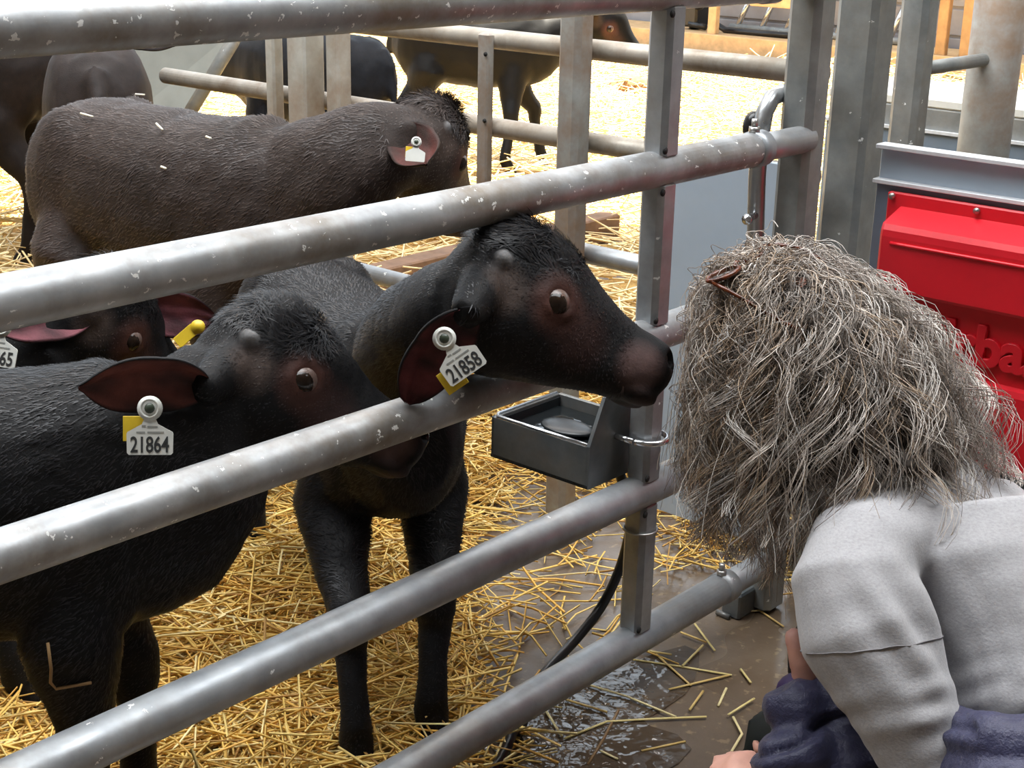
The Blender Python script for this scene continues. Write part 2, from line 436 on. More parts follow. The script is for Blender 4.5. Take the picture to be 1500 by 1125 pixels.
# ------------------------------------------------------------------ posts
def sq_post(name, c, side, z1, mat, label, z0=0.0, bev=0.012, ax=(None, None)):
    b = MB(); c = np.asarray(c, float)
    b.box((c[0], c[1], (z0+z1)/2), (ax[0] if ax[0] is not None else G, ax[1] if ax[1] is not None else P, Z), (side/2, side/2, (z1-z0)/2), bev)
    o = b.build(name, mat); return tag(o, label, 'post')
p1 = gate(1183, 100, 0.015); p2 = gate(1262, 100, 0.02)
sq_post('corner_post', p1, 0.068, 1.8, M['galv_post'], 'galvanised square corner post that the gate rails slot into')
sq_post('corner_post', p2, 0.088, 1.8, M['galv_post'], 'thick galvanised square post beside the grey feeder panel')
p3 = W(1338, 100, 3.32); p4 = W(1455, 100, 3.62)
sq_post('stall_post', p3, 0.068, 1.8, M['galv_post'], 'slim galvanised square post rising behind the grey feeder panel')
b = MB(); b.tube([A(p4[0], p4[1], 0), A(p4[0], p4[1], 1.8)], 0.064, 28)
tag(b.build('stall_post', M['galv_rust']), 'round galvanised post with a brown rust stain behind the feeder panel', 'post')
q0 = hit(1368, 98, P, p3); dv = unit(A(p4[0]-p3[0], p4[1]-p3[1], 0))
b = MB(); b.tube([A(p3[0], p3[1], q0[2]) + dv*0.03, A(p4[0], p4[1], q0[2]) - dv*0.06], 0.016, 14)
tag(b.build('tie_rail', M['galv_post']), 'short dark pipe rail joining the square and round stall posts', 'rail')

# corner hoop and spring bolt
b = MB(); h0 = gate(1110, 300, 0.06); hp = []
for (x, y) in ((1172, 512), (1140, 512), (1114, 500), (1106, 475), (1106, 420), (1107, 330), (1109, 260), (1113, 205), (1120, 165), (1131, 143), (1146, 136), (1165, 138)): hp.append(gate(x, y, 0.06))
b.tube(hp, 0.0165, 16)
M['hoop'] = galvanised('hoop steel', (0.30, 0.31, 0.32), (0.45, 0.46, 0.47), dirt=0.1, rough=0.3, metal=0.8)
hoop = thing('latch_hoop', A(h0[0], h0[1], 0.7), 'bent steel latch hoop with a spring bolt on the corner post', 'latch')
b.build('hoop', M['hoop'], hoop)
b = MB(); q = gate(1092, 322, 0.045); b.tube([q, q+G*0.05+P*0.01], 0.007, 10); b.tube([q+G*0.002, q+G*0.012], 0.010, 10); b.build('spring_bolt', M['steel'], hoop)
b = MB(); q = gate(1103, 186, 0.09); b.ball(q, (0.02, 0.02, 0.03)); b.build('rubber_buffer', M['rubber'], hoop)

# ------------------------------------------------------------------ partition fence
PZ = [1.080, 0.880, 0.630, 0.452]
def pt(a, z, off=0.0): return PA + P*a + Z*z + G*off          # a grows away to the far left
pf = thing('partition_fence', pt(0, 0), 'dusty pipe partition fence running back from the corner post', 'fence')
aR = (A(*p1[:2], 0)-PA) @ P
for i, z in enumerate(PZ):
    x1 = 1.54 if i == 1 else 0.76
    b = MB(); b.tube([pt(aR+0.03, z, 0.05), pt(0, z, 0.05), pt(0.4, z, 0.05), pt(x1, z, 0.05)], 0.0225, 20)
    b.build('rail', M['galv_old'] if i < 2 else M['galv_low'], pf)
a7 = (part(702, 150)-PA) @ P
b = MB(); b.box(pt(a7, 0.77, 0.02), (P, G, Z), (0.0165, 0.012, 0.325), 0.004); b.build('upright', M['galv_rust'], pf)
for zz in (0.90, 1.05):
    b = MB(); b.tube([pt(a7-0.012, zz, 0.007), pt(a7-0.012, zz, 0.004)], 0.005, 8); b.build('drain_hole', M['hole'], pf)
sq_post('partition_post', PA, 0.060, 1.33, M['galv_rust'], 'rust-stained square post of the partition beside the water trough')
for (xa, sd, lab, mt) in ((402, 0.036, 'narrow grey channel post beside the flat cream partition post', 'cream_post'), (448, 0.070, 'wide flat cream stained partition post between two narrow ones', 'cream_post'), (496, 0.048, 'narrow rust-streaked partition post that ends the long pipe rails', 'cream_post')):
    c = part(xa, 100); sq_post('partition_post', c, sd, 1.30, M[mt], lab, bev=0.006)

# far left fence
ff = thing('far_fence', W(40, 200, 6.6)*A(1, 1, 0), 'weathered pipe fence with pale posts beyond the standing calf', 'fence')
for (x, w, mt) in ((28, 0.05, 'cream_post'), (52, 0.022, 'galv_post'), (64, 0.03, 'cream_post')):
    c = W(x, 140, 6.6); b = MB(); b.box((c[0], c[1], 0.62), (A(1, 0, 0), A(0, 1, 0), Z), (w/2, 0.03, 0.62), 0.006); b.build('post', M[mt], ff)
b = MB(); b.tube([W(-40, 150, 6.4), W(20, 166, 6.5), W(72, 178, 6.6)], 0.022, 12); b.build('rail', M['galv_low'], ff)

# slanted steel hopper side
hp_t = 5.9
b = MB(); base = W(230, 180, hp_t)
hop = thing('feed_hopper', A(base[0], base[1], 0), 'weathered grey sheet-steel feed hopper with a slanting pipe edge', 'feeder')
cs = [W(150, 30, hp_t), W(352, 38, hp_t-0.1), W(270, 175, hp_t-0.1), W(262, 205, hp_t-0.1), W(150, 205, hp_t)]
bk = A(-0.05, 0.35, 0)
b.add([c for c in cs]+[c+bk for c in cs], [(0, 1, 2, 3, 4), (9, 8, 7, 6, 5)]+[(i, (i+1) % 5, (i+1) % 5+5, i+5) for i in range(5)], True)
b.build('sheet', M['greensheet'], hop)
b = MB(); b.tube([W(352, 38, hp_t-0.14), W(341, 62, hp_t-0.14), W(276, 168, hp_t-0.14)], 0.026, 12); b.build('edge_pipe', M['galv_post'], hop)
for d in (0.03, 0.3):
    b = MB(); q = cs[4]+A(0.05, d, 0); b.tube([q+Z*0.1, A(q[0], q[1], 0)], 0.03, 10); q2 = cs[3]+A(-0.02, d, 0); b.tube([q2+Z*0.1, A(q2[0], q2[1], 0)], 0.03, 10); b.build('leg', M['galv_post'], hop)

# ------------------------------------------------------------------ grey panels and red feeder
PQ = W(1288, 213, 2.74)
def pan(x, y, off=0.0): return hit(x, y, G, PQ + G*off)
def pn(a, z, off=0.0): return A(PQ[0], PQ[1], 0) - P*a + Z*z + G*off
def az(p): return -(p-PQ) @ P, p[2]
zt = PQ[2]; zl = pan(1287, 264)[2]
stall = thing('feeder_panel', pn(0.5, 0), 'blue-grey sheet panel of the feeding station holding the red cover', 'panel')
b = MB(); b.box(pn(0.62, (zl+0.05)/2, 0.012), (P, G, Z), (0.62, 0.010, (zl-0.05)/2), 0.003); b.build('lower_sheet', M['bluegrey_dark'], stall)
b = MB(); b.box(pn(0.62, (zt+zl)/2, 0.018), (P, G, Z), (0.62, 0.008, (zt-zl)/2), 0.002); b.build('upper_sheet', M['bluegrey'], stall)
for zz in (zt, zl):
    b = MB(); b.box(pn(0.62, zz, 0.008), (P, G, Z), (0.622, 0.018, 0.004), 0.001); b.build('edge_strip', M['edge'], stall)
for aa in (0.05, 1.2):
    b = MB(); b.box(pn(aa, 0.2, 0.04), (P, G, Z), (0.02, 0.02, 0.2), 0.003); b.build('leg', M['galv_post'], stall)

rf = thing('red_feeder_cover', pn(0.4, 0.35, -0.03), 'red moulded plastic feeder cover with raised lettering', 'feeder')
a_fl, z_fl = az(pan(1302, 279, -0.006)); a_b, z_b1 = az(pan(1285, 334, -0.075)); z_b0 = pan(1312, 298, -0.008)[2]
z_s = pan(1351, 438, -0.075)[2]; z_l = pan(1454, 560, -0.045)[2]
b = MB(); b.box(pn(a_fl+0.45, (z_fl+0.40)/2, -0.004), (P, G, Z), (0.45, 0.006, (z_fl-0.40)/2), 0.003); b.build('flange', M['red'], rf)
def extr(prof, a0, a1, taper):
    rings = []
    for a, sh in ((a0+taper, 0.25), (a0+0.006, 0.93), (a0+0.012, 1.0), (a1, 1.0)):
        rings.append([pn(a if o < -0.012 else a0+0.012+(a-a0-0.012)*0.3, z, -0.006+(o+0.006)*sh) for (z, o) in prof])
    bb = MB(); bb.rings(rings, cap=True, closed=True); return bb
prof = [(z_b0, -0.004), (z_b0-0.004, -0.012), (z_b1+0.010, -0.070), (z_b1, -0.0755), (z_b1-0.012, -0.077), (z_s+0.006, -0.077), (z_s, -0.073), (z_s-0.002, -0.048), (z_l, -0.046), (z_l-0.004, -0.058), (z_l-0.015, -0.062), (0.42, -0.062), (0.41, -0.004)]
body = extr(prof, a_b, a_b+0.88, 0.0).build('cover', M['red'], rf)
for p_ in body.data.polygons: p_.use_smooth = False
b = MB(); r0 = az(pan(1304, 356, -0.077)); b.tube([pn(r0[0], r0[1], -0.077), pn(r0[0]+0.02, r0[1], -0.078), pn(r0[0]+0.8, r0[1], -0.078)], 0.0035, 8); b.build('rib', M['red'], rf)
for px in ((1307, 287), (1431, 309)):
    q = pan(px[0], px[1], -0.012); b = MB(); b.tube([q+G*0.004, q-G*0.004], 0.006, 10); b.build('rivet', M['bolt'], rf)
def text_mesh(txt, size, extrude, name, offset=0.0, bevel=0.0):
    cu = bpy.data.curves.new(name, 'FONT'); cu.body = txt; cu.size = size; cu.extrude = extrude; cu.offset = offset; cu.bevel_depth = bevel
    o = bpy.data.objects.new(name, cu); COL.objects.link(o)
    dg = bpy.context.evaluated_depsgraph_get(); dg.update()
    me = bpy.data.meshes.new_from_object(o.evaluated_get(dg)); bpy.data.objects.remove(o); bpy.data.curves.remove(cu)
    return me
def place_text(me, origin, xd, yd, zd):
    V, _ = mverts(me); V = origin + V[:, :1]*xd + V[:, 1:2]*yd + V[:, 2:3]*zd; set_verts(me, V)
tm = text_mesh('Urban', 0.100, 0.007, 'lettering', 0.0025, 0.002)
o_ = pan(1345, 511, -0.047); place_text(tm, o_, -P, Z, -G); tm.materials.clear(); link('lettering', tm, M['red'], rf)

st2 = thing('stall_cabinet', W(1390, 230, 4.1)*A(1, 1, 0), 'blue-grey feeding machine cabinet with a white lid behind the stall posts', 'cabinet')
CQ = W(1390, 200, 4.1)
def cab(x, y): return hit(x, y, G, CQ)
zc0 = cab(1390, 164)[2]; zc1 = cab(1390, 198)[2]
b = MB(); cc = A(CQ[0], CQ[1], 0) + G*0.22 - P*0.15
b.box(cc+Z*(zc1/2), (P, G, Z), (0.55, 0.20, zc1/2), 0.004); b.build('body', M['bluegrey_dark'], st2)
b = MB(); b.box(cc+Z*((zc1+zc0)/2)+G*0.01, (P, G, Z), (0.55, 0.20, (zc0-zc1)/2), 0.004); b.build('upper_body', M['galv_post'], st2)
b = MB(); b.box(cc+Z*(zc1), (P, G, Z), (0.552, 0.208, 0.004)); b.build('edge_strip', M['edge'], st2)
b = MB(); b.box(cc+Z*(zc0+0.014)+G*0.02, (P, G, Z), (0.556, 0.21, 0.013), 0.004); b.build('lid', M['white_tag'], st2)

# blue sheet closing the corner of the partition
c0 = part(1138, 300, -0.02); c1 = part(966, 300, -0.02)
sa0 = (c0-PA) @ P; sa1 = (c1-PA) @ P; zs = part(1000, 252, -0.02)[2]
b = MB(); b.box(pt((sa0+sa1)/2, (zs+0.13)/2, 0.023), (P, G, Z), ((sa1-sa0)/2, 0.006, (zs-0.05)/2), 0.002)
tag(b.build('blue_sheet', M['bluegrey']), 'smooth pale blue-grey plastic sheet fixed at the pen corner', 'panel')
b = MB(); c = ground(1078, 850); b.box(ground(1088, 893)+Z*0.028, (P, G, Z), (0.022, 0.05, 0.028), 0.004); b.tube([ground(1068, 908)+Z*0.006, ground(1050, 900)+Z*0.006], 0.006, 8)
tag(b.build('floor_bracket', M['trough']), 'dark steel bracket on the floor at the foot of the corner post', 'bracket')

# timber kerb and manure
k0 = ground(575, 428); kd = G
b = MB(); b.box(k0 + G*0.55 + Z*0.055, (G, P, Z), (0.75, 0.05, 0.055), 0.006)
tag(b.build('timber_kerb', M['wood_dark']), 'brown timber beam lying on the straw beyond the partition', 'beam')
b = MB(); c = ground(922, 137); b.ball(c+Z*0.03, (0.16, 0.13, 0.11), 14, 9); b.ball(c+A(0.14, 0.02, 0.01), (0.13, 0.10, 0.08)); b.ball(c+A(-0.12, -0.06, 0.0), (0.10, 0.09, 0.06))
me = remesh(b, 0.02, 2); V, N = mverts(me); V = V + N*(noise3(V, 3, 40)*0.012)[:, None]; V[:, 2] = np.maximum(V[:, 2], 0.003); set_verts(me, V)
tag(link('manure_clump', me, M['manure']), 'brown clump of dung on the sunlit straw', 'dung')

# ------------------------------------------------------------------ water trough and hose
K = gate(862, 655, 0.04); zr = K[2]; zb = gate(862, 716, 0.04)[2]
far = ground(745, 600, zr); Lp = (far-K) @ P; wg = 0.19
tr = thing('water_trough', K + P*Lp/2 + G*wg/2 - Z*(K[2]-zb), 'dark steel drinking trough bolted to the gate upright', 'trough')
def tk(g, p, z): return K + G*g + P*p + Z*(z-K[2])
th = 0.004
for (nm, c, h) in (('front_wall', tk(th, Lp/2, (zr+zb)/2), (th, Lp/2, (zr-zb)/2)), ('back_wall', tk(wg-th, Lp/2, (zr+zb)/2), (th, Lp/2, (zr-zb)/2)), ('end_wall', tk(wg/2, Lp-th, (zr+zb)/2), (wg/2, th, (zr-zb)/2))):
    b = MB(); b.box(c, (G, P, Z), h, 0.0015); b.build(nm, M['trough'], tr)
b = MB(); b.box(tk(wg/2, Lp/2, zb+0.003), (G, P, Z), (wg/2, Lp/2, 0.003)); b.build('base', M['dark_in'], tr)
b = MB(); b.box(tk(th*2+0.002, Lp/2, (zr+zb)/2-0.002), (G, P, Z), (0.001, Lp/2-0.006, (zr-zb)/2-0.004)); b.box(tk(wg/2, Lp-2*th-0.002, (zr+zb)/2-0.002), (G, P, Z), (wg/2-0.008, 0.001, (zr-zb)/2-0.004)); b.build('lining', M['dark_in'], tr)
b = MB(); b.tube([tk(th, 0.004, zr), tk(th, Lp-0.012, zr), tk(0.016, Lp-0.002, zr), tk(wg-0.01, Lp-0.002, zr)], 0.0042, 10); b.build('rim', M['steel'], tr)
b = MB(); zp = gate(885, 583, 0.04)[2]; gs = (gate(885, 583, 0.04)-K) @ G
pl = [(0, zb), (wg, zb), (wg, zp), (gs, zp), (0, zr)]
b.add([tk(g, -0.003, z) for g, z in pl]+[tk(g, 0.004, z) for g, z in pl], [(4, 3, 2, 1, 0), (5, 6, 7, 8, 9)]+[(i, (i+1) % 5, (i+1) % 5+5, i+5) for i in range(5)], True)
b.build('mounting_plate', M['trough'], tr)
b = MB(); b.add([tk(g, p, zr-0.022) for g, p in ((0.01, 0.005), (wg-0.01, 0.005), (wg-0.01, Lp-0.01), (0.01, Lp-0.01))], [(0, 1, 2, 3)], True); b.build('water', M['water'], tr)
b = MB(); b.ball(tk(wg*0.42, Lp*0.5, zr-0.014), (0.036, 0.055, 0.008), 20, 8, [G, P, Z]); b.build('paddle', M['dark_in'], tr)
b = MB(); uz = gate(950, 637)[2]; up_c = gp(0.012, uz); b.torus(up_c, G, -P, 0.036, 0.0055, 20, 10, 0.0, math.pi, 0.040)
for sg_ in (-1, 1): b.tube([up_c + G*0.036*sg_ - P*0.002, up_c + G*0.036*sg_ + P*0.047], 0.0055, 10)
b.build('u_bolt', M['steel'], tr)
hs = [gate(926, 745, 0.07), gate(920, 790, 0.08), gate(905, 840, 0.09), gate(880, 890, 0.10), gate(845, 935, 0.10), gate(812, 970, 0.09), gate(788, 1002, 0.08), gate(768, 1050, 0.07), gate(757, 1100, 0.06)]
e = hs[-1]; hs += [A(e[0]-0.005, e[1]-0.02, 0.03), A(e[0]-0.03, e[1]-0.10, 0.012), A(e[0]-0.10, e[1]-0.25, 0.012)]
hs[0:0] = [tk(0.15, 0.04, zb+0.002), tk(0.15, 0.04, zb-0.03)]
def smooth_path(p, k=4):
    p = [np.asarray(q, float) for q in p]; out = []
    for i in range(len(p)-1):
        p0, p1_, p2_, p3_ = p[max(i-1, 0)], p[i], p[i+1], p[min(i+2, len(p)-1)]
        for j in range(k):
            t = j/k; out.append(0.5*((2*p1_) + (-p0+p2_)*t + (2*p0-5*p1_+4*p2_-p3_)*t*t + (-p0+3*p1_-3*p2_+p3_)*t**3))
    return out+[p[-1]]
hp2 = smooth_path(hs)
for p_ in hp2: p_[2] = max(p_[2], 0.0095)
b = MB(); b.tube(hp2, 0.0095, 12)
tag(b.build('water_hose', M['rubber']), 'black rubber hose running down from the water trough to the floor', 'hose')

# puddle
b = MB(); rs = random.Random(4); pc = ground(835, 1075); ring = []
for k in range(40):
    a = 2*math.pi*k/40; rr = 1+0.22*math.sin(3*a+1)+0.16*math.sin(5*a+2)+0.08*math.sin(9*a)
    ring.append(pc + (G*math.cos(a)*0.30 + P*math.sin(a)*0.17)*rr + Z*0.002)
b.add([pc+Z*0.0025]+ring, [(0, i+1, (i+1) % 40+1) for i in range(40)])
tag(b.build('puddle', M['puddle'], None, 'stuff'), 'shallow muddy puddle shining on the concrete under the gate', 'puddle')

# ------------------------------------------------------------------ straw
def sstep(x, a, b_): t = np.clip((x-a)/(b_-a), 0, 1); return t*t*(3-2*t)
def dens(X, Y):
    p = (X-GP[0])*P[0] + (Y-GP[1])*P[1]
    q = (X-PA[0])*G[0] + (Y-PA[1])*G[1]                    # beyond the partition
    w = 1-sstep(X + 0.05*np.sin(5*Y), -0.16, 0.06)
    w = np.maximum(w, 0.16*sstep(p, 0.0, 0.3)*(1-sstep(X, 0.3, 0.7)))
    w = np.maximum(w, 0.45*np.exp(-((X-0.42)**2+(Y-3.0)**2)/0.02))
    w = np.maximum(w, sstep(q, 0.0, 0.35)); wd_ = (X-WQ[0])*G[0] + (Y-WQ[1])*G[1]; w = w*(1-sstep(wd_, -0.45, -0.15))
    ca = (X-cc[0])*P[0] + (Y-cc[1])*P[1]; cb = (X-cc[0])*G[0] + (Y-cc[1])*G[1]
    w = np.where((np.abs(ca) < 0.70) & (np.abs(cb) < 0.36), 0.0, w)
    return w*sstep(p, -0.10, 0.06)
gx = np.linspace(-5.5, 6.5, 150); gy = np.linspace(1.4, 17.0, 200); XX, YY = np.meshgrid(gx, gy)
wv = dens(XX.ravel(), YY.ravel()); VV = np.stack([XX.ravel(), YY.ravel(), np.zeros(XX.size)], 1)
VV[:, 2] = -0.03 + sstep(wv, 0.5, 0.95)*(0.038 + 0.012*noise3(VV, 5, 7.0) + 0.03*sstep(VV[:, 1], 4, 9)*noise3(VV, 8, 3.0))
nx = len(gx); idx = (np.arange(len(gy)-1)[:, None]*nx + np.arange(nx-1)[None, :]).ravel()
Fm = np.stack([idx, idx+1, idx+1+nx, idx+nx], 1); Fm = Fm[wv[idx] > 0.3]
mm = fastmesh('straw_mat', VV, Fm)
tag(link('straw_mat', mm, M['mat'], None, 'stuff'), 'thick trampled straw layer covering the pen floor', 'straw')
def straw_field(n, x0, x1, y0, y1, L, r, zmax, tilt, seed, pale=0.0):
    rs = np.random.RandomState(seed)
    X = rs.uniform(x0, x1, n*4); Y = rs.uniform(y0, y1, n*4); w = dens(X, Y)
    keep = rs.uniform(0, 1, n*4) < w**1.2; X, Y, w = X[keep][:n], Y[keep][:n], w[keep][:n]
    k = len(X); th = rs.uniform(0, math.pi, k); el = rs.normal(0, tilt, k); ln = rs.uniform(0.35, 1.0, k)*L
    D = np.stack([np.cos(th)*np.cos(el), np.sin(th)*np.cos(el), np.sin(el)], 1)
    base = -0.03 + sstep(w, 0.5, 0.95)*0.038
    Zc = np.maximum(base, 0.0)+0.004 + rs.uniform(0, 1, k)**1.6*zmax*np.clip(w, 0.05, 1) + np.abs(D[:, 2])*ln/2*0.9
    C = np.stack([X, Y, Zc], 1); bend = rs.normal(0, 0.06, (k, 3))*ln[:, None]; bend[:, 2] *= 0.4
    pts = np.stack([C - D*ln[:, None]/2, C + bend, C + D*ln[:, None]/2], 1)
    rad = np.repeat((rs.uniform(0.6, 1.2, k)*r)[:, None], 3, 1)
    cs_ = np.array([(0.86, 0.56, 0.14), (0.92, 0.66, 0.22), (0.76, 0.43, 0.09), (0.95, 0.76, 0.36), (0.50, 0.27, 0.07)])
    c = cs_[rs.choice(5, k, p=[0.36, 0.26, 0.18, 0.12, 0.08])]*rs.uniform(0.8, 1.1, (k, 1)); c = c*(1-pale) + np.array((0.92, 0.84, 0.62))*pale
    return pts, rad, c
pts, rad, c = straw_field(26000, -2.1, 0.75, 1.75, 4.2, 0.22, 0.0025, 0.05, 0.12, 11)
tag(strands('straw_bedding', pts, rad, c, M['straw'], None, 'stuff'), 'golden straw stalks strewn thick over the calf pen floor', 'straw')
pts, rad, c = straw_field(17000, -3.6, 4.0, 3.6, 13.0, 0.40, 0.0045, 0.06, 0.18, 12, 0.45)  # far straw paled so its colour carries the blown-out sunlight
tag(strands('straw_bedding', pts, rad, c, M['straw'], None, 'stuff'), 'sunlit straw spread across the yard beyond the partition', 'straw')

LO = [((925, 966), (1000, 977), (1072, 989)), ((961, 958), (985, 980), (1012, 1004)), ((862, 1003), (918, 1020), (990, 1050)), ((946, 953), (984, 959)),
      ((1081, 874), (1114, 895), (1148, 918)), ((1083, 896), (1116, 894)), ((1018, 914), (1047, 953)), ((997, 926), (1035, 941)), ((1064, 1008), (1052, 1034)),
      ((827, 1082), (889, 1057), (960, 1053), (1035, 1050)), ((827, 1024), (889, 1043)), ((799, 1040), (823, 1078)), ((906, 1040), (884, 1082), (861, 1120)),
      ((980, 1010), (1068, 989)), ((1074, 1050), (1087, 1075), (1060, 1120)), ((1067, 1047), (1105, 1023)), ((940, 1100), (1004, 1086)), ((880, 1100), (905, 1112)), ((1000, 975), (1030, 945)), ((1010, 1040), (1030, 1012)), ((760, 1110), (815, 1096)), ((1100, 1000), (1085, 980))]
for i, pl in enumerate(LO):
    zz = 0.003 + 0.0018*(i % 4)
    b = MB(); b.tube([ground(x, y, zz) for x, y in pl], 0.0026, 6, flatten=0.7)
    me = b.mesh('straw_stalk'); cc = [(0.72, 0.58, 0.24), (0.66, 0.46, 0.16), (0.78, 0.66, 0.34)][i % 3] if i != 12 else (0.24, 0.14, 0.06)
    set_color(me, np.tile(cc, (len(me.vertices), 1)))
    tag(link('straw_stalk', me, M['straw']), 'single loose straw stalk lying on the wet concrete beside the gate', 'straw', 'loose straws on the wet concrete')

# ------------------------------------------------------------------ buffalo calves
CR = R3[:, 0]; CU = R3[:, 1]; CF = -R3[:, 2]
def pitch_frame(right, up, fwd):
    """head forward from camera-axis amounts, with the matching up vector"""
    f = unit(CR*right + CU*up + CF*fwd); u = unit(Z - f*(Z @ f)); return f, u
def lerp_tab(tab, x, c): return np.interp(x, [r[0] for r in tab], [r[c] for r in tab])
TORSO = [(-.475, .70, .60, .045), (-.445, .775, .54, .095), (-.39, .820, .49, .135), (-.29, .838, .465, .160), (-.16, .835, .44, .172), (0, .832, .425, .178), (.13, .84, .43, .168), (.22, .855, .435, .150), (.31, .825, .46, .122), (.38, .765, .50, .085), (.42, .70, .56, .045)]
HEAD_T = [(-.050, .045), (-.030, .088), (0, .118), (.03, .134), (.07, .139), (.11, .132), (.145, .112), (.18, .090), (.22, .068), (.26, .053), (.29, .048), (.310, .043), (.322, .032), (.330, .014)]
HEAD_B = [(-.050, -.045), (-.030, -.072), (0, -.090), (.05, -.098), (.11, -.088), (.17, -.075), (.23, -.062), (.27, -.056), (.295, -.052), (.310, -.044), (.322, -.030), (.330, -.010)]
HEAD_W = [(-.050, .030), (-.030, .058), (0, .076), (.04, .085), (.085, .084), (.12, .074), (.16, .060), (.20, .050), (.24, .046), (.275, .051), (.300, .051), (.314, .043), (.322, .034), (.330, .014)]

def ring(c, x, y, rx, up, dn, n=22, pw=2.3):
    out = []
    for k in range(n):
        a = 2*math.pi*k/n; ca, sa = math.cos(a), math.sin(a)
        e = 2.0/pw; px = math.copysign(abs(ca)**e, ca)*rx; py = math.copysign(abs(sa)**e, sa)
        out.append(c + x*px + y*(py*(up if py > 0 else dn)))
    return out

def ear_shape(mb, base, tip, normal, w, thick=0.006, cup=0.42):
    d = tip-base; L = np.linalg.norm(d); d = d/L
    n = unit(normal - d*(normal @ d)); s = np.cross(d, n); inner = []
    NU, NV = 22, 14; top = []; bot = []
    for i in range(NU+1):
        u = i/NU; hw = w*(0.42 + 0.62*math.sin(math.pi*min(1, u/0.84)**0.8)) if u < 0.45 else w*1.04*math.cos(math.pi/2*((u-0.45)/0.55)**1.5)
        hw = max(hw, 0.0025)
        rt, rb = [], []
        for j in range(NV+1):
            v = -1+2*j/NV; dep = cup*hw*(abs(v)**1.7-1.0)*(1.25-0.75*u) + 0.02*u*u + 0.0015*math.sin(9*v+5*u)
            p = base + d*L*u + s*hw*v + n*dep
            rt.append(p + n*thick*0.5); rb.append(p - n*thick*0.5)
            inner.append(p)
        top.append(rt); bot.append(rb)
    rings = [top[i] + bot[i][::-1] for i in range(NU+1)]
    nn = len(rings[0]); nv = NV+1; eb = MB(); eb.rings(rings, cap=True); isin = np.array([[j < nv and 0 < j < nv-1 for j in range(nn)] for i in range(NU+1)]).ravel()
    return np.array(inner), n, np.array(eb.v), [f for f in eb.f if len(f) == 4], isin

def tag_mesh(root, btn, down, number, scale=1.0, face=None, yellow=None, parts=True):
    """white ear tag: round button on top, shouldered plate below"""
    nrm = unit(-CF if face is None else face); down = unit(down - nrm*(down @ nrm)); rt = np.cross(nrm, -down)*-1.0
    s = scale
    prof = [(-.0065, .012), (-.0100, .020), (-.0285, .0300), (-.0295, .0325), (-.0290, .0565), (-.0265, .0590), (.0265, .0590), (.0290, .0565), (.0295, .0325), (.0285, .0300), (.0100, .020), (.0065, .012)]
    b = MB(); n = len(prof)
    V = [btn + rt*x*s + down*y*s + nrm*h for h in (0.0, 0.0022) for (x, y) in prof]
    b.add(V, [tuple(range(n-1, -1, -1)), tuple(range(n, 2*n))]+[(i, (i+1) % n, (i+1) % n+n, i+n) for i in range(n)], True)
    b.tube([btn - nrm*0.001, btn + nrm*0.0035], 0.0158*s, 24)
    t = b.build('ear_tag', M['white_tag'], root)
    b = MB(); b.tube([btn + nrm*0.002, btn + nrm*0.006], [0.0075*s, 0.0055*s], 14); b.build('tag_stud', M['tag_stud'], t)
    b = MB(); b.torus(btn + nrm*0.0035, rt, down, 0.0115*s, 0.0016*s, 20, 6); b.build('tag_ring', M['white_tag'], t)
    if number:
        me = text_mesh(number, 0.0225*s, 0.0002, 'tag_number', 0.0004*s)
        V, _ = mverts(me); w = V[:, 0].max()-V[:, 0].min(); V[:, 0] = (V[:, 0]-V[:, 0].min()-w/2)*(0.049*s/w)*min(1.0, len(number)/5.0); V[:, 1] *= 1.25; set_verts(me, V)
        place_text(me, btn + down*0.0555*s + nrm*0.0026, rt, -down, nrm); me.materials.clear(); link('tag_number', me, M['ink'], t)
        b = MB()
        for (x0, x1, y) in ((-.010, -.005, .0225), (-.003, .010, .0235), (-.017, -.006, .0305), (-.003, .018, .0305)):
            b.box(btn + rt*(x0+x1)/2*s + down*y*s + nrm*0.0024, (rt, down, nrm), ((x1-x0)/2*s, 0.0011*s, 0.0002))
        b.build('tag_print', plain('tag small print', (0.30, 0.30, 0.28), 0.6), t)
    if yellow:
        b = MB(); o = btn + rt*yellow[0]*s + down*yellow[1]*s - nrm*0.006
        b.box(o, (rt, down, nrm), (0.016*s, 0.016*s, 0.0012), 0.0005); b.build('backing_tag', M['yellow_tag'], t)
    return t

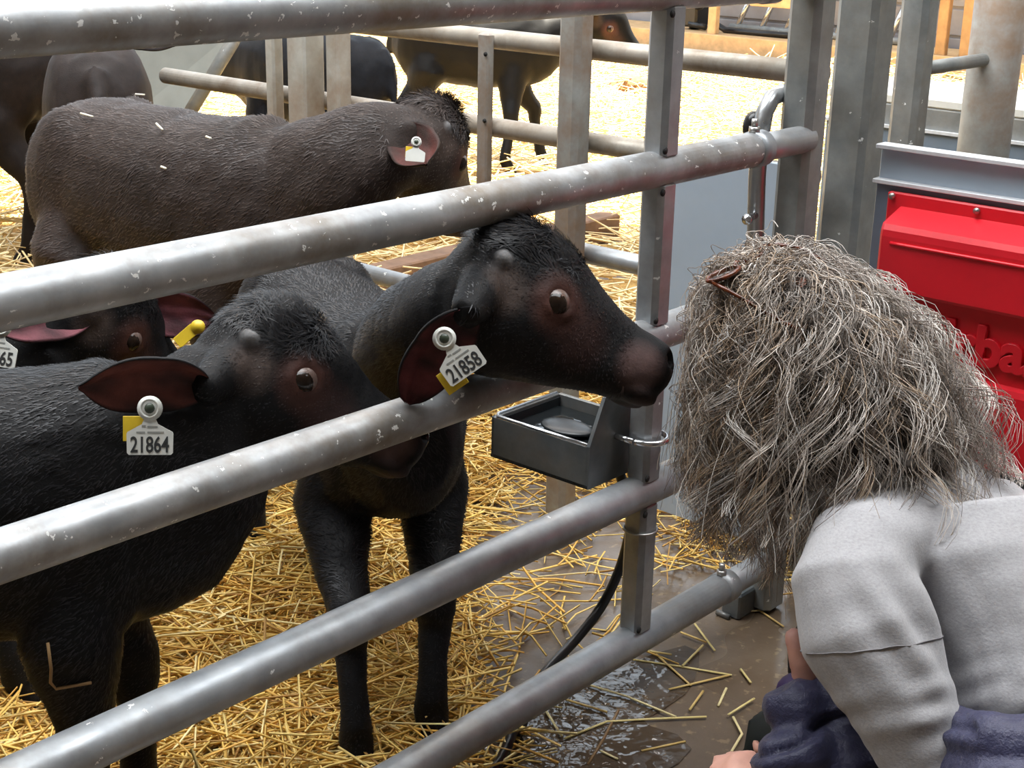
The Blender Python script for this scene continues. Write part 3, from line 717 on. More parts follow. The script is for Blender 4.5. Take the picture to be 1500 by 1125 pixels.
def calf(label, O, heading, k, head, coat, voxel=0.009, furn=0, furlen=0.02, feet=None, wk=1.0, furcol=None, lift=0.0, brown=None, name='buffalo_calf', legoff=None):
    O = A(O[0], O[1], 0.0); F = unit(A(heading[0], heading[1], 0)); S = np.cross(Z, F)
    def L(x, y, z): return O + F*x*k + S*y*k*wk + Z*(z*k+lift)
    root = thing(name, O, label, 'calf'); mb = MB(); feats = []
    # trunk
    rings = []
    for (x, zt_, zb_, w) in TORSO:
        rings.append(ring(L(x, 0, (zt_+zb_)/2), S, Z, w*k*wk, (zt_-zb_)/2*k, (zt_-zb_)/2*k, 24, 2.15))
    mb.rings(rings)
    for sy in (-1, 1):                                                    # hip and shoulder muscle
        mb.ball(L(-.30, sy*.085, .64), (0.15*k, 0.085*k*wk, 0.19*k), 14, 10, [F, S, Z])
        mb.ball(L(.20, sy*.085, .62), (0.105*k, 0.072*k*wk, 0.185*k), 14, 10, [F, S, Z])
    # legs
    dflt = {'fl': (.245, .105), 'fr': (.245, -.105), 'hl': (-.37, .12), 'hr': (-.37, -.12)}
    feet = feet or {}
    for key, (fx, fy) in dflt.items():
        sy = 1 if key[1] == 'l' else -1
        ft = A(feet[key][0], feet[key][1], 0) if key in feet else L(fx, fy, 0)*A(1, 1, 0)
        if key[0] == 'f':
            top = L(.20, sy*.065, .64); el = L(.175, sy*.105, .455)
            kn = el*A(.35, .35, 0) + ft*A(.65, .65, 0) + F*0.012*k + Z*.275*k; fe = ft + Z*.085*k - F*0.010*k
            pts = [top, el, (el*0.45+kn*0.55), kn + Z*.035*k, kn, kn - Z*.04*k, (kn+fe)/2, fe + Z*.02*k, fe, ft + F*.008*k + Z*.045*k, ft + F*.018*k + Z*.036*k, ft + F*.024*k]
            rad = [.070, .078, .052, .042, .041, .033, .0265, .032, .033, .029, .033, .038]
        else:
            top = L(-.30, sy*.055, .68); stf = L(-.27, sy*.110, .50); hk = L(-.40, sy*.12, .30)*A(.5, .5, 1) + ft*A(.5, .5, 0) - F*.022*k; fe = ft + Z*.085*k - F*.012*k
            pts = [top, stf, stf*0.55+hk*0.45, hk + Z*.03*k + F*.008*k, hk, hk - Z*.05*k, (hk+fe)/2, fe + Z*.02*k, fe, ft + F*.008*k + Z*.045*k, ft + F*.018*k + Z*.036*k, ft + F*.024*k]
            rad = [.070, .108, .066, .048, .043, .035, .029, .034, .035, .030, .034, .039]
        mb.tube(pts, [r*k for r in rad], 16)
        feats.append((ft + Z*0.018*k, 0.05*k, (0.018, 0.016, 0.015), 1.0))
    # tail
    mb.tube([L(-.43, 0, .78), L(-.485, 0, .72), L(-.51, .01, .58), L(-.505, .01, .42), L(-.50, .015, .33)], [0.03*k, 0.022*k, 0.016*k, 0.016*k, 0.022*k], 10)
    # head
    HO, hf, hu, hs = head['O'], unit(head['f']), head['u'], head.get('s', 1.0)*1.0
    hu = unit(hu - hf*(hu @ hf)); hl = np.cross(hu, hf)                     # animal's left
    def Hd(a, v, l=0.0): return HO + (hf*a + hu*v + hl*l)*hs
    av = sorted(set([r[0] for r in HEAD_T]+[r[0] for r in HEAD_W])); rings = []
    for a in av:
        t_, b_, w_ = lerp_tab(HEAD_T, a, 1), lerp_tab(HEAD_B, a, 1), lerp_tab(HEAD_W, a, 1); c = (t_+b_)/2*0.6
        rings.append(ring(Hd(a, c), hl, hu, w_*hs, (t_-c)*hs, (c-b_)*hs, 24, 2.25))
    mb.rings(rings)
    # neck
    n0 = L(.24, 0, .655); n1 = Hd(.005, -.022); nz = head.get('nz', 0.0); d0 = F*0.14*k + Z*nz; d1 = (-hf*0.055 - hu*0.075)*hs + Z*nz
    if 'neck' in head: n0 = L(.215, 0, head['neck'][0]); d0, d1 = head['neck'][1], head['neck'][2]
    rings = []
    for i in range(11):
        t = i/10; c = n0*(1-t)**3 + 3*(n0+d0)*t*(1-t)**2 + 3*(n1+d1)*t*t*(1-t) + n1*t**3
        tg = -3*n0*(1-t)**2 + 3*(n0+d0)*((1-t)**2-2*t*(1-t)) + 3*(n1+d1)*(2*t*(1-t)-t*t) + 3*n1*t*t; tg = unit(tg)
        up = unit(Z*(1-t) + hu*t); up = unit(up - tg*(up @ tg)); x = np.cross(up, tg)
        rx = (0.105*k)*(1-t) + 0.074*hs*t; ry = (0.165*k)*(1-t) + 0.086*hs*t
        rings.append(ring(c, x, up, rx, ry, ry*(1.05 - (1.05-head.get('ndn', 1.05))*min(1, t*2.2)), 22, 2.1))
    mb.rings(rings)
    # eyelids, horn buds, cheeks
    eyes = []
    for sd in (1, -1):
        ec = Hd(.099, .022, sd*.0675); ex = unit(hf - hl*sd*(-0.25)); en = unit(hl*sd + hf*0.22 + hu*0.10); ex = unit(hf - en*(hf @ en)); ey = np.cross(en, ex)
        mb.torus(ec + en*.0100*hs, ex, ey, .0245*hs, .0072*hs, 24, 8, ry=.0190*hs)
        mb.ball(Hd(.085, .050, sd*.062), (.040*hs, .022*hs, .020*hs), 12, 8, [hf, hl, hu])
        eyes.append((ec, en, ex, ey))
        mb.ball(Hd(.004, .052, sd*.074), (.015*hs, .015*hs, .013*hs), 10, 8, [hf, hl, hu])
        feats.append((Hd(.004, .055, sd*.086), .020*hs, (0.17, 0.165, 0.165), 0.9))
        feats.append((Hd(.103, .018, sd*.080), .055*hs, (0.075, 0.030, 0.022), 0.85))
        feats.append((Hd(.155, -.010, sd*.065), .060*hs, (0.055, 0.026, 0.022), 0.6))
        mb.ball(Hd(.296, .010, sd*.027), (.024*hs, .022*hs, .032*hs), 12, 8, [hf, hl, hu])
        feats.append((Hd(.262, -.012, sd*.05), .045*hs, (0.120, 0.072, 0.066), 0.75)); mb.ball(Hd(.282, -.046, sd*.018), (.034*hs, .026*hs, .014*hs), 12, 8, [hf, hl, hu]); feats.append((Hd(.290, -.05, sd*.02), .026*hs, (0.05, 0.03, 0.03), 0.8))
        feats.append((Hd(.020, .010, sd*.080), .045*hs, (0.10, 0.070, 0.058), 0.55))
    feats.append((Hd(.330, .016), .052*hs, (0.012, 0.011, 0.012), 1.0)); feats.append((Hd(.314, .018, .042), .020*hs, (0.004, 0.004, 0.004), 1.0)); feats.append((Hd(.314, .018, -.042), .020*hs, (0.004, 0.004, 0.004), 1.0))
    # ears
    inner = []
    for sd in (1, -1):
        e = head.get('ears', {}).get('l' if sd > 0 else 'r')
        base = Hd(-.005, .018, sd*.072)
        if e is None: tip = Hd(-.07, .0, sd*.215); nm = hf*0.6 - hu*0.45; w = .046*hs
        else: tip, nm, w = e['tip'], e['n'], e.get('w', .046)*hs; base = e.get('base', base)
        hr_ = Hd(.0, .012, sd*.045); mb.tube([hr_, hr_*.5 + (base - (tip-base)*0.05)*.5, base - (tip-base)*0.02, base + (tip-base)*0.03], [.040*hs, .034*hs, .024*hs, .012*hs], 14)
        inn, en_, eV, eF, isin = ear_shape(mb, base - (tip-base)*0.06, tip, nm, w, 0.0055); inner.append((inn, en_, e.get('pink', (0.115, 0.045, 0.042)) if e else (0.115, 0.045, 0.042), eV, eF, isin))
    me = remesh(mb, voxel, head.get('sm', 4)); V, N = mverts(me)
    # nostrils and mouth line
    for sd in (1, -1):
        for (pa, rr, dp) in ((Hd(.314, .018, sd*.040), .0155*hs, .020*hs),):
            d = np.linalg.norm(V-pa, axis=1); w = np.clip(1-d/rr, 0, 1)**0.7; V = V - (hf*0.45 + hl*sd*0.85)[None]*(w*dp)[:, None]
        for q in range(9):
            pa = Hd(.318-.075*q/8, -.022-.012*q/8, sd*(.012+.045*min(1, q/3))); d = np.linalg.norm(V-pa, axis=1); w = np.clip(1-d/(.0085*hs), 0, 1); V = V - N*(w*.007*hs)[:, None]
    V = V + N*(noise3(V, 17, 16)*0.0035 + noise3(V, 23, 45)*0.0012)[:, None]
    def press(V, only_rails=False):                                                          # soft tissue gives way where it leans on something
      for (p_, q_, r0_, r1_, dv_, sf_) in head.get('press', []):
        if only_rails and dv_ is not None: continue
        ax_ = q_-p_; ln_ = np.linalg.norm(ax_); ax_ = ax_/ln_; rel_ = V-p_; s_ = np.clip(rel_ @ ax_, 0, ln_); off_ = rel_ - s_[:, None]*ax_; d_ = np.linalg.norm(off_, axis=1); r_ = r0_+(r1_-r0_)*s_/ln_
        if dv_ is None:
            m_ = d_ < r_*sf_; V[m_] += off_[m_]/(d_[m_, None]+1e-6)*((r_[m_] + d_[m_]*(1-1/sf_)) - d_[m_])[:, None]
        else:
            b_ = off_ @ dv_; c2_ = d_**2 - r_**2; m_ = c2_ < 0; V[m_] += dv_[None]*(-b_[m_] + np.sqrt(b_[m_]**2 - c2_[m_]))[:, None]
      return V
    V = press(V); inner = [(a_, b_, c_, press(d_, True), e_, f_) for (a_, b_, c_, d_, e_, f_) in inner]
    set_verts(me, V); V, N = mverts(me)
    C = np.tile(np.array(coat, float), (len(V), 1)); C *= (1+0.35*noise3(V, 31, 9))[:, None]
    if brown is not None:
        w = np.clip(0.5+0.9*noise3(V, 41, 5), 0, 1)[:, None]; C = C*(1-w) + np.array(brown)*w
    for (p_, r_, c_, s_) in feats:
        w = np.clip(1-np.linalg.norm(V-p_, axis=1)/r_, 0, 1)[:, None]; w = np.minimum(1, w*1.8)*s_; C = C*(1-w) + np.array(c_)*w
    C = np.clip(C, 0.002, 1); Vb, Cb = V, C
    q4 = np.empty(len(me.loops), np.int32); me.loops.foreach_get('vertex_index', q4); F4 = [q4.reshape(-1, 4)]; V4 = [V]; C4 = [C]; off = len(V)
    for inn, en_, pk, eV, eF, isin in inner:
        w = (np.clip(0.62+0.75*noise3(eV, 51, 42), 0.12, 1)*isin)[:, None]
        C4.append(np.array(coat)[None]*1.2*(1-w) + np.array(pk)[None]*w); V4.append(eV); F4.append(np.array(eF, np.int32)+off); off += len(eV)
    bpy.data.meshes.remove(me); me = fastmesh('body', np.concatenate(V4), np.concatenate(F4)); set_color(me, np.concatenate(C4))
    body_ = link('body', me, M['calf'], root)
    for (ec, en, ex, ey) in eyes:
        b = MB(); b.ball(ec, .0232*hs, 20, 14); ev = b.build('eye', M['sclera'], root)
        b = MB(); b.ball(ec + en*.0034*hs - ey*.0022*hs - ex*.0012*hs, .0206*hs, 20, 14); b.build('iris', M['eye'], ev)
    b = MB(); b.ball(Hd(.321, .012, .0), (.012*hs, .026*hs, .020*hs), 14, 8, [hf, hl, hu]); b.build('nose_pad', M['wetnose'], root)
    if furn:
        rs = np.random.RandomState(3); nf = len(me.polygons)
        cw = 1+5.0*np.clip(1-np.linalg.norm(V-Hd(.055, .115), axis=1)/(.115*hs), 0, 1)**0.6; idx = rs.choice(len(V), furn*2, p=cw/cw.sum()); p = V[idx]; n = N[idx]
        skip = np.zeros(len(p), bool)
        for (ec, en, ex, ey) in eyes: skip |= np.linalg.norm(p-ec, axis=1) < .036*hs
        skip |= np.linalg.norm(p-Hd(.30, 0), axis=1) < .075*hs
        for inn, en_, pk, eV, eF, isin in inner: skip |= np.sqrt(((p[:, None, :]-inn[None, ::6, :])**2).sum(2)).min(1) < .016
        skip |= p[:, 2] < 0.06
        for sd in (1, -1): skip |= np.linalg.norm(p-Hd(.004, .055, sd*.086), axis=1) < .020*hs
        p, n, idx = p[~skip][:furn], n[~skip][:furn], idx[~skip][:furn]; m = len(p)
        wh = np.clip(1.4-np.linalg.norm(p-Hd(.08, .03), axis=1)/(.17*hs), 0, 1)[:, None]
        fld = (-F*0.9 - Z*0.55)[None]*(1-wh) + (-hf*0.5 - Z*0.25)[None]*wh
        wav = np.stack([noise3(p, 61+i, 26) for i in range(3)], 1); fld = fld + wav*(0.35+0.5*wh) + rs.normal(0, 0.16, (m, 3))
        fld -= n*(fld*n).sum(1, keepdims=True); fld /= np.linalg.norm(fld, axis=1, keepdims=True)+1e-9
        crest = np.clip(1-np.linalg.norm(p-Hd(.055, .115), axis=1)/(.115*hs), 0, 1)
        ah = (p-HO) @ hf; face_ = np.where((wh[:, 0] > 0.3) & (crest < 0.15), 0.45, 1.0)
        ln = (furlen*rs.uniform(.5, 1.2, m)*(1+2.0*crest)*face_)[:, None]*(np.where(p[:, 2:3] < 0.35*k, 0.5, 1.0))
        side = np.cross(fld, n); wd = 0.00075*rs.uniform(.7, 1.3, (m, 1)); lf = (0.09+0.20*crest[:, None])
        v0 = p - side*wd - n*0.001; v1 = p + side*wd - n*0.001; mid = p + fld*ln*.5 + n*ln*lf; v2 = mid - side*wd*.8; v3 = mid + side*wd*.8; v4 = p + fld*ln + n*ln*lf*1.15
        VV_ = np.stack([v0, v1, v2, v3, v4], 1).reshape(-1, 3); bs = np.arange(m)*5
        T_ = np.concatenate([np.stack([bs, bs+1, bs+3], 1), np.stack([bs, bs+3, bs+2], 1), np.stack([bs+2, bs+3, bs+4], 1)])
        fm = fastmesh('fur', VV_, T_)
        fc = C[idx]*rs.uniform(.7, 1.7, (m, 1)) + (0.004 if furcol is None else np.array(furcol))*rs.uniform(0, 1, (m, 1))
        set_color(fm, np.repeat(np.clip(fc, 0, 1), 5, axis=0)); fo = link('fur', fm, M['fur'], root, 'stuff')
    return root, Hd, Vb

BLK = (0.0085, 0.0080, 0.0085); BRN = (0.028, 0.020, 0.017)
# calf with its head out through the gate
HO2 = W(325, 551, 2.06); f2 = W(583, 645, 2.16) - HO2
f1 = W(967, 550, 2.215) - W(690, 438, 2.115); u1 = CU
c1, H1, V1 = calf('black buffalo calf pushing its head out between the gate rails towards the woman', (-0.285, 2.50), (0.42, -0.907), 0.87,
    {'O': W(690, 438, 2.115), 'f': f1, 'u': CU*0.95 + CF*0.1, 's': 1.0, 'ndn': 0.72, 'neck': (0.67, A(0.02, -0.03, 0.055), P*0.10 - Z*0.035), 'press': [(gp(-1.2, RZ[2]), gp(0.31, RZ[2]), 0.0298, 0.0298, None, 1.35), (HO2 + unit(f2)*0.08, HO2 + unit(f2)*0.318, 0.086, 0.058, P, 1.0)], 'ears': {'r': {'tip': W(588, 584, 2.062), 'n': -CF*0.85 - CU*0.25 + CR*0.45, 'w': .041, 'base': W(680, 466, 1.985), 'pink': (0.14, 0.036, 0.042)}}},
    BLK, 0.0064, 62000, 0.017, {'fl': tuple(ground(635, 1100)[:2]), 'fr': tuple(ground(524, 1140)[:2]), 'hl': tuple(ground(480, 860)[:2]), 'hr': tuple(ground(372, 797)[:2])}, furcol=(0.006, 0.006, 0.008))
tag_mesh(c1, W(651, 496, 1.955), CR*0.57 - CU*0.82, '21858', 1.0, yellow=(-.022, .050))
# calf 21864
f2 = W(583, 645, 2.16) - W(325, 551, 2.06)
c2, H2, V2 = calf('black buffalo calf standing along the gate wearing the tag 21864', (-0.76, 1.86), (0.99, 0.08), 0.92,
    {'O': W(325, 551, 2.06), 'f': f2, 'u': CU*0.95 + CF*0.1, 's': 0.96, 'ears': {'r': {'tip': W(112, 553, 1.87), 'n': -CF*0.85 - CU*0.5, 'w': .043, 'base': W(292, 568, 1.945), 'pink': (0.15, 0.045, 0.035)}}},
    BLK, 0.0065, 55000, 0.016, {'fl': (-0.56, 1.98), 'fr': (-0.60, 1.80)}, furcol=(0.010, 0.010, 0.012))
tag_mesh(c2, W(220, 598, 1.86), -CU, '21864', 1.0, yellow=(-.020, .026))
# calf behind it
f3, u3 = pitch_frame(0.52, -0.42, 0.70)
c3, H3, V3 = calf('black calf peering over the tagged calf, a yellow tag in its pink ear', (-1.17, 2.36), (0.98, 0.18), 0.90,
    {'O': W(88, 462, 2.42), 'f': f3, 'u': u3, 's': 0.95, 'ears': {'l': {'tip': W(322, 470, 2.56), 'n': -CF*1.0 - CU*0.15, 'w': .042, 'base': W(185, 450, 2.50), 'pink': (0.26, 0.085, 0.105)}, 'r': {'tip': W(-30, 470, 2.30), 'n': -CF, 'w': .042, 'pink': (0.22, 0.07, 0.085)}}},
    BLK, 0.0085, 30000, 0.013, {'fr': tuple(ground(38, 1047)[:2])}, furcol=(0.010, 0.009, 0.009))
tag_mesh(c3, W(2, 478, 2.26), -CU*0.97 - CR*0.15, '21865', 1.05)
b = MB(); q = W(272, 492, 2.40); b.box(q, (unit(CR*0.75+CU*0.65), unit(CU*0.75-CR*0.65), CF), (0.019, 0.010, 0.0012), 0.0005); b.tube([q+CR*0.02+CU*0.015-CF*0.003, q+CR*0.02+CU*0.015+CF*0.003], 0.0115, 16); b.build('backing_tag', M['yellow_tag'], c3)
# brown calf along the partition
f4, u4 = pitch_frame(0.36, -0.42, 0.83)
c4, H4, V4 = calf('large brown-haired buffalo calf standing side on along the partition', (-0.75, 3.37), (0.78, -0.626), 1.085,
    {'O': W(597, 208, 3.08), 'f': f4, 'u': u4, 's': 1.0, 'nz': 0.07, 'sm': 8, 'ears': {'l': {'tip': W(640, 262, 3.2), 'n': -CF, 'w': .04}, 'r': {'tip': W(628, 250, 2.93), 'n': -CF*0.9 + CU*0.1, 'w': .050, 'base': W(592, 190, 2.99), 'pink': (0.075, 0.022, 0.018)}}},
    BRN, 0.010, 52000, 0.020, brown=(0.050, 0.036, 0.031), furcol=(0.035, 0.028, 0.026))
tag_mesh(c4, W(610, 208, 2.90), -CU - CR*0.08, '', 0.66, yellow=(-.015, .030))
# calves in the background
calf('dark brown calf seen from behind, its tail hanging over the narrow rump', (-1.30, 4.58), (-0.27, 0.96), 1.16,
    {'O': A(-1.45, 5.25, 0.85), 'f': A(-0.3, 0.9, -0.4), 'u': Z, 's': 1.05}, (0.022, 0.017, 0.016), 0.014, wk=0.80, brown=(0.034, 0.024, 0.021))
calf('brown-legged calf beside the pale weathered fence posts', (-2.24, 5.62), (-0.99, 0.10), 1.08,
    {'O': A(-2.85, 5.6, 0.9), 'f': A(-0.8, 0.1, -0.4), 'u': Z, 's': 1.05}, (0.008, 0.006, 0.0055), 0.014, brown=(0.018, 0.012, 0.010))
calf('bluish black calf turned away behind the cream partition posts', (-0.92, 6.42), (-0.80, 0.55), 0.98,
    {'O': A(-1.42, 6.75, 0.72), 'f': A(-0.75, 0.5, -0.35), 'u': Z, 's': 1.0}, (0.010, 0.011, 0.015), 0.014, wk=0.9)
calf('black calf standing on the sunlit straw with its head raised', (-0.20, 7.82), (0.97, -0.10), 0.98,
    {'O': W(868, 28, 7.65), 'f': CR*0.75 - CU*0.55 + CF*0.1, 'u': Z, 's': 1.0}, (0.0035, 0.0035, 0.004), 0.014, feet={'fr': tuple(ground(742, 258)[:2]), 'fl': tuple(ground(792, 240)[:2])})

# straws caught on the animals
def snap(VB, x, y, lift=0.003):
    c = (VB-CAM) @ R3; d = -c[:, 2]; px = CX + FPX*c[:, 0]/d; py = CY - FPX*c[:, 1]/d
    m = np.hypot(px-x, py-y) < 9
    return W(x, y, (d[m].min() if m.any() else 1.9) - lift)
b = MB(); b.tube([snap(V2, x, y, 0.004) for x, y in ((70, 942), (75, 980), (74, 1000), (82, 1009), (134, 1000))], 0.0022, 6); me = b.mesh('straw_stalk'); set_color(me, np.tile((0.36, 0.22, 0.10), (len(me.vertices), 1)))
tag(link('straw_stalk', me, M['straw']), 'bent brown straw caught on the foreleg of calf 21864', 'straw')

for (a0, a1) in (((118, 166), (136, 171)), ((229, 181), (238, 190)), ((198, 138), (212, 139)), ((302, 200), (309, 203)), ((236, 244), (243, 247))):
    b = MB(); b.tube([snap(V4, *a0, 0.007), snap(V4, *a1, 0.007)], 0.0026, 6); me = b.mesh('straw_fragment'); set_color(me, np.tile((0.85, 0.80, 0.66), (len(me.vertices), 1)))
    tag(link('straw_fragment', me, M['straw']), 'short pale straw fragment lying on the back of the brown calf', 'straw', 'straw bits on the brown calf')

# ------------------------------------------------------------------ crouching woman
hc = W(1150, 497, 2.10)
wf = unit(-CR*0.75 + CF*0.62 - CU*0.05); wu = unit(Z*1.0 - CR*0.12); wu = unit(wu - wf*(wu @ wf)); wl = np.cross(wu, wf)
SL = W(1246, 805, 1.93); SR = W(1720, 770, 2.14); NB = W(1408, 735, 2.08)
CS = (SL+SR)/2; lat = unit(SR-SL); WA = W(1585, 1045, 1.96); HP = W(1610, 1165, 1.93)
kneeL = W(1052, 1215, 2.15); kneeR = kneeL + A(0.10, 0.20, 0.0); kneeL[2] = max(kneeL[2], 0.075); kneeR[2] = kneeL[2]
wo = thing('person', A(HP[0], HP[1], 0), 'woman with long curly grey-brown hair crouching in a pale grey sweatshirt', 'person')
armL = [W(1258, 790, 1.94), W(1252, 850, 1.915), W(1270, 930, 1.89), W(1325, 1040, 1.86), W(1374, 1145, 1.85), W(1392, 1215, 1.86), W(1310, 1255, 1.90), W(1215, 1232, 1.95), W(1146, 1178, 1.985)]
armR = [CS + lat*0.13, CS + lat*0.185 - unit(CS-WA)*0.03, CS + lat*0.205 - unit(CS-WA)*0.14 + CF*0.03, W(1640, 1010, 2.26), W(1480, 1050, 2.22), W(1330, 1050, 2.14), W(1215, 1035, 2.07)]
def hand(mb, wrist, d, n, thumb_tip, curl, side):
    d = unit(d); n = unit(n - d*(n @ d)); s = np.cross(d, n)*side
    mb.tube([wrist - d*0.03, wrist, wrist + d*0.025], [0.024, 0.025, 0.028], 12)
    mb.ball(wrist + d*0.050, (0.045, 0.040, 0.017), 14, 10, [d, s, n])
    for i in range(4):
        off = (-0.029+0.0193*i); ln = [0.078, 0.088, 0.083, 0.066][i]; p = wrist + d*(0.080-0.006*abs(i-1.3)) + s*off
        pts = [p - d*0.02, p]; ang = 0.0; c = p
        for seg, cu in ((0.45, curl[0]), (0.31, curl[1]), (0.24, curl[2])):
            ang += cu; c = c + (d*math.cos(ang) + n*math.sin(ang))*ln*seg; pts.append(c)
        mb.tube(pts, [0.0098, 0.0098, 0.0090, 0.0082, 0.0068], 10)
        mb.ball(pts[-1], 0.0070, 8, 6)
    tb = wrist + d*0.022 - s*0.030 + n*0.006; tt = thumb_tip
    mid = tb*0.5 + tt*0.5 - s*0.006
    mb.tube([tb, tb*0.7+mid*0.3, mid, mid*0.35+tt*0.65, tt], [0.016, 0.0142, 0.0125, 0.0128, 0.0095], 12); mb.ball(tt, 0.0098, 10, 8)
bd = MB()
# head with a face
hr = []
for (v, fr, bk, w, fo) in ((-.125, .02, .02, .02, .045), (-.115, .045, .05, .045, .03), (-.09, .075, .07, .060, .01), (-.05, .092, .085, .070, 0), (0, .098, .095, .076, 0), (.05, .095, .098, .076, 0), (.085, .075, .082, .062, 0), (.108, .040, .045, .035, 0), (.115, .010, .012, .010, 0)):
    hr.append(ring(hc + wu*v + wf*fo, wl, wf, w, fr, bk, 22, 2.1))
bd.rings(hr)
bd.tube([hc + wf*.094 + wu*.005, hc + wf*.112 - wu*.030, hc + wf*.100 - wu*.042], [.010, .013, .009], 10)
for sd in (-1, 1):
    bd.ball(hc + wl*sd*.078 - wu*.02 - wf*.005, (.016, .008, .030), 10, 8, [wf, wl, wu])
bd.ball(hc + wf*.090 - wu*.070, (.012, .026, .006), 10, 8, [wf, wl, wu]); bd.ball(hc + wf*.090 - wu*.081, (.012, .022, .006), 10, 8, [wf, wl, wu])
bd.tube([hc - wu*.05 - wf*.03, hc*0.5 + NB*0.5 - wu*.03, NB], [.056, .050, .060], 16)
ax = np.cross(lat, unit(CS-WA))
bd.rings([ring(c, lat, ax, a_, b_, b_, 20, 2.2) for c, a_, b_ in ((NB, .06, .05), (CS + unit(CS-WA)*.02, .155, .075), (CS - unit(CS-WA)*.10, .16, .105), (WA, .14, .10), (HP, .17, .125), (HP - Z*.10, .12, .10))])
bd.tube(armL, [.055, .052, .048, .042, .040, .041, .038, .031, .025], 14)
bd.tube(armR, [.045, .050, .048, .043, .042, .036, .026], 14)
for kn, sg in ((kneeL, -1), (kneeR, 1)):
    hip = HP + lat*.08*sg; ft = A(hip[0]*0.75+kn[0]*0.25, hip[1]*0.75+kn[1]*0.25, 0.06)
    bd.tube([hip, hip*.5+kn*.5+Z*.02, kn], [.085, .075, .055], 14); bd.tube([kn, kn*.5+ft*.5, ft], [.055, .050, .035], 14)
hand(bd, armL[-1] + A(0, 0, 0), W(1104, 1140, 2.0) - armL[-1], -CU*0.9 + CF*0.4, W(1105, 1175, 1.97), (0.9, 1.2, 0.8), 1)
hand(bd, armR[-1], W(1185, 1075, 2.07) - armR[-1], CF*0.9 - CR*0.2, W(1172, 985, 2.035), (0.5, 0.7, 0.5), 1)
bd.tube([W(1186, 1020, 2.045), W(1178, 990, 2.038), W(1170, 962, 2.033), W(1163, 935, 2.03)], [.0185, .0170, .0155, .0135], 12); bd.ball(W(1163, 934, 2.03), .0142)
me = remesh(bd, 0.0068, 2); V, N = mverts(me)
C = np.tile((0.68, 0.36, 0.28), (len(V), 1))*(1+0.10*noise3(V, 5, 60))[:, None]
C[np.linalg.norm(V-W(1163, 930, 2.03), axis=1) < 0.022] = (0.74, 0.40, 0.33)
set_color(me, np.clip(C, 0, 1)); link('body', me, M['skin'], wo)
for sd in (-1, 1):
    b = MB(); b.ball(hc + wf*.088 + wl*sd*.030 + wu*.005, .0115); e_ = b.build('eye', M['white_tag'], wo)
    b = MB(); b.ball(hc + wf*.0955 + wl*sd*.030 + wu*.005, .0052); b.build('iris', M['eye'], e_)

# sweatshirt
M['seam'] = plain('seam thread', (0.20, 0.19, 0.195), 0.9)
sw = MB(); upv = unit(CS-WA)
sw.rings([ring(c, lat, ax, a_, b_, b_, 30, 2.25) for c, a_, b_ in ((NB + upv*.015, .075, .068), (NB - upv*.02, .105, .085), (CS + upv*.035, .185, .10), (CS - upv*.03, .205, .125), (CS*.7+WA*.3, .192, .135), (CS*.3+WA*.7, .180, .142), (WA + upv*.02, .184, .145), (WA - upv*.005, .178, .138))])
sw.tube([W(1356, 775, 2.03), W(1304, 785, 1.985), W(1264, 812, 1.94)] + armL[1:], [.066, .072, .077, .083, .0885, .068, .055, .055, .050, .044, .037], 24)
sw.tube([W(1275, 800, 1.96), W(1340, 770, 2.01), NB], [.070, .074, .074], 20)
sw.tube(armR, [.070, .078, .074, .066, .060, .050, .038], 18)
me = remesh(sw, 0.0065, 4); V, N = mverts(me)
ad = unit(armL[3]-armL[1]); q_ = V @ ad; r_ = V @ np.cross(ad, CF); z_ = V @ CU
dsp = 0.0018*noise3(np.stack([q_*2.2, r_*0.9, z_*1.2], 1), 71, 17) + 0.0016*noise3(V, 77, 42)
cr_c = W(1375, 905, 1.80); dd = np.linalg.norm(V-cr_c, axis=1); rel = V-cr_c
dsp += np.exp(-(dd/0.075)**2)*0.0085*np.sin((rel @ unit(CU*0.55+CR*0.83))*120 + 1.0)
el_c = armL[5]; dd = np.linalg.norm(V-el_c, axis=1); dsp += np.exp(-(dd/0.09)**2)*0.004*np.sin(((V-el_c) @ unit(CU))*110)
hm = np.exp(-(((V-WA) @ upv-0.03)/0.05)**2); dsp += hm*0.0045*noise3(np.stack([(V @ upv)*3.0, V @ lat, V @ ax], 1), 79, 16)
set_verts(me, V + N*dsp[:, None]); so = link('sweatshirt', me, M['sweat'], wo)
V, N = mverts(me); cA = W(1283, 942, 1.885); tA = unit(-CU*0.96 + CR*0.12 - CF*0.10); xa = unit(np.cross(tA, CF)); ya = np.cross(tA, xa)
rel = V-cA; sel = (np.abs(rel @ tA) < 0.006) & (np.linalg.norm(rel, axis=1) < 0.102); ang = np.arctan2(rel[sel] @ ya, rel[sel] @ xa); ps = V[sel] + N[sel]*0.0008
loop = [ps[np.abs(ang-a0) < 0.14].mean(0) for a0 in np.linspace(-math.pi+0.14, math.pi-0.14, 44) if np.any(np.abs(ang-a0) < 0.14)]
b = MB(); b.tube(loop, 0.0012, 6); b.build('sleeve_seam', M['seam'], so)

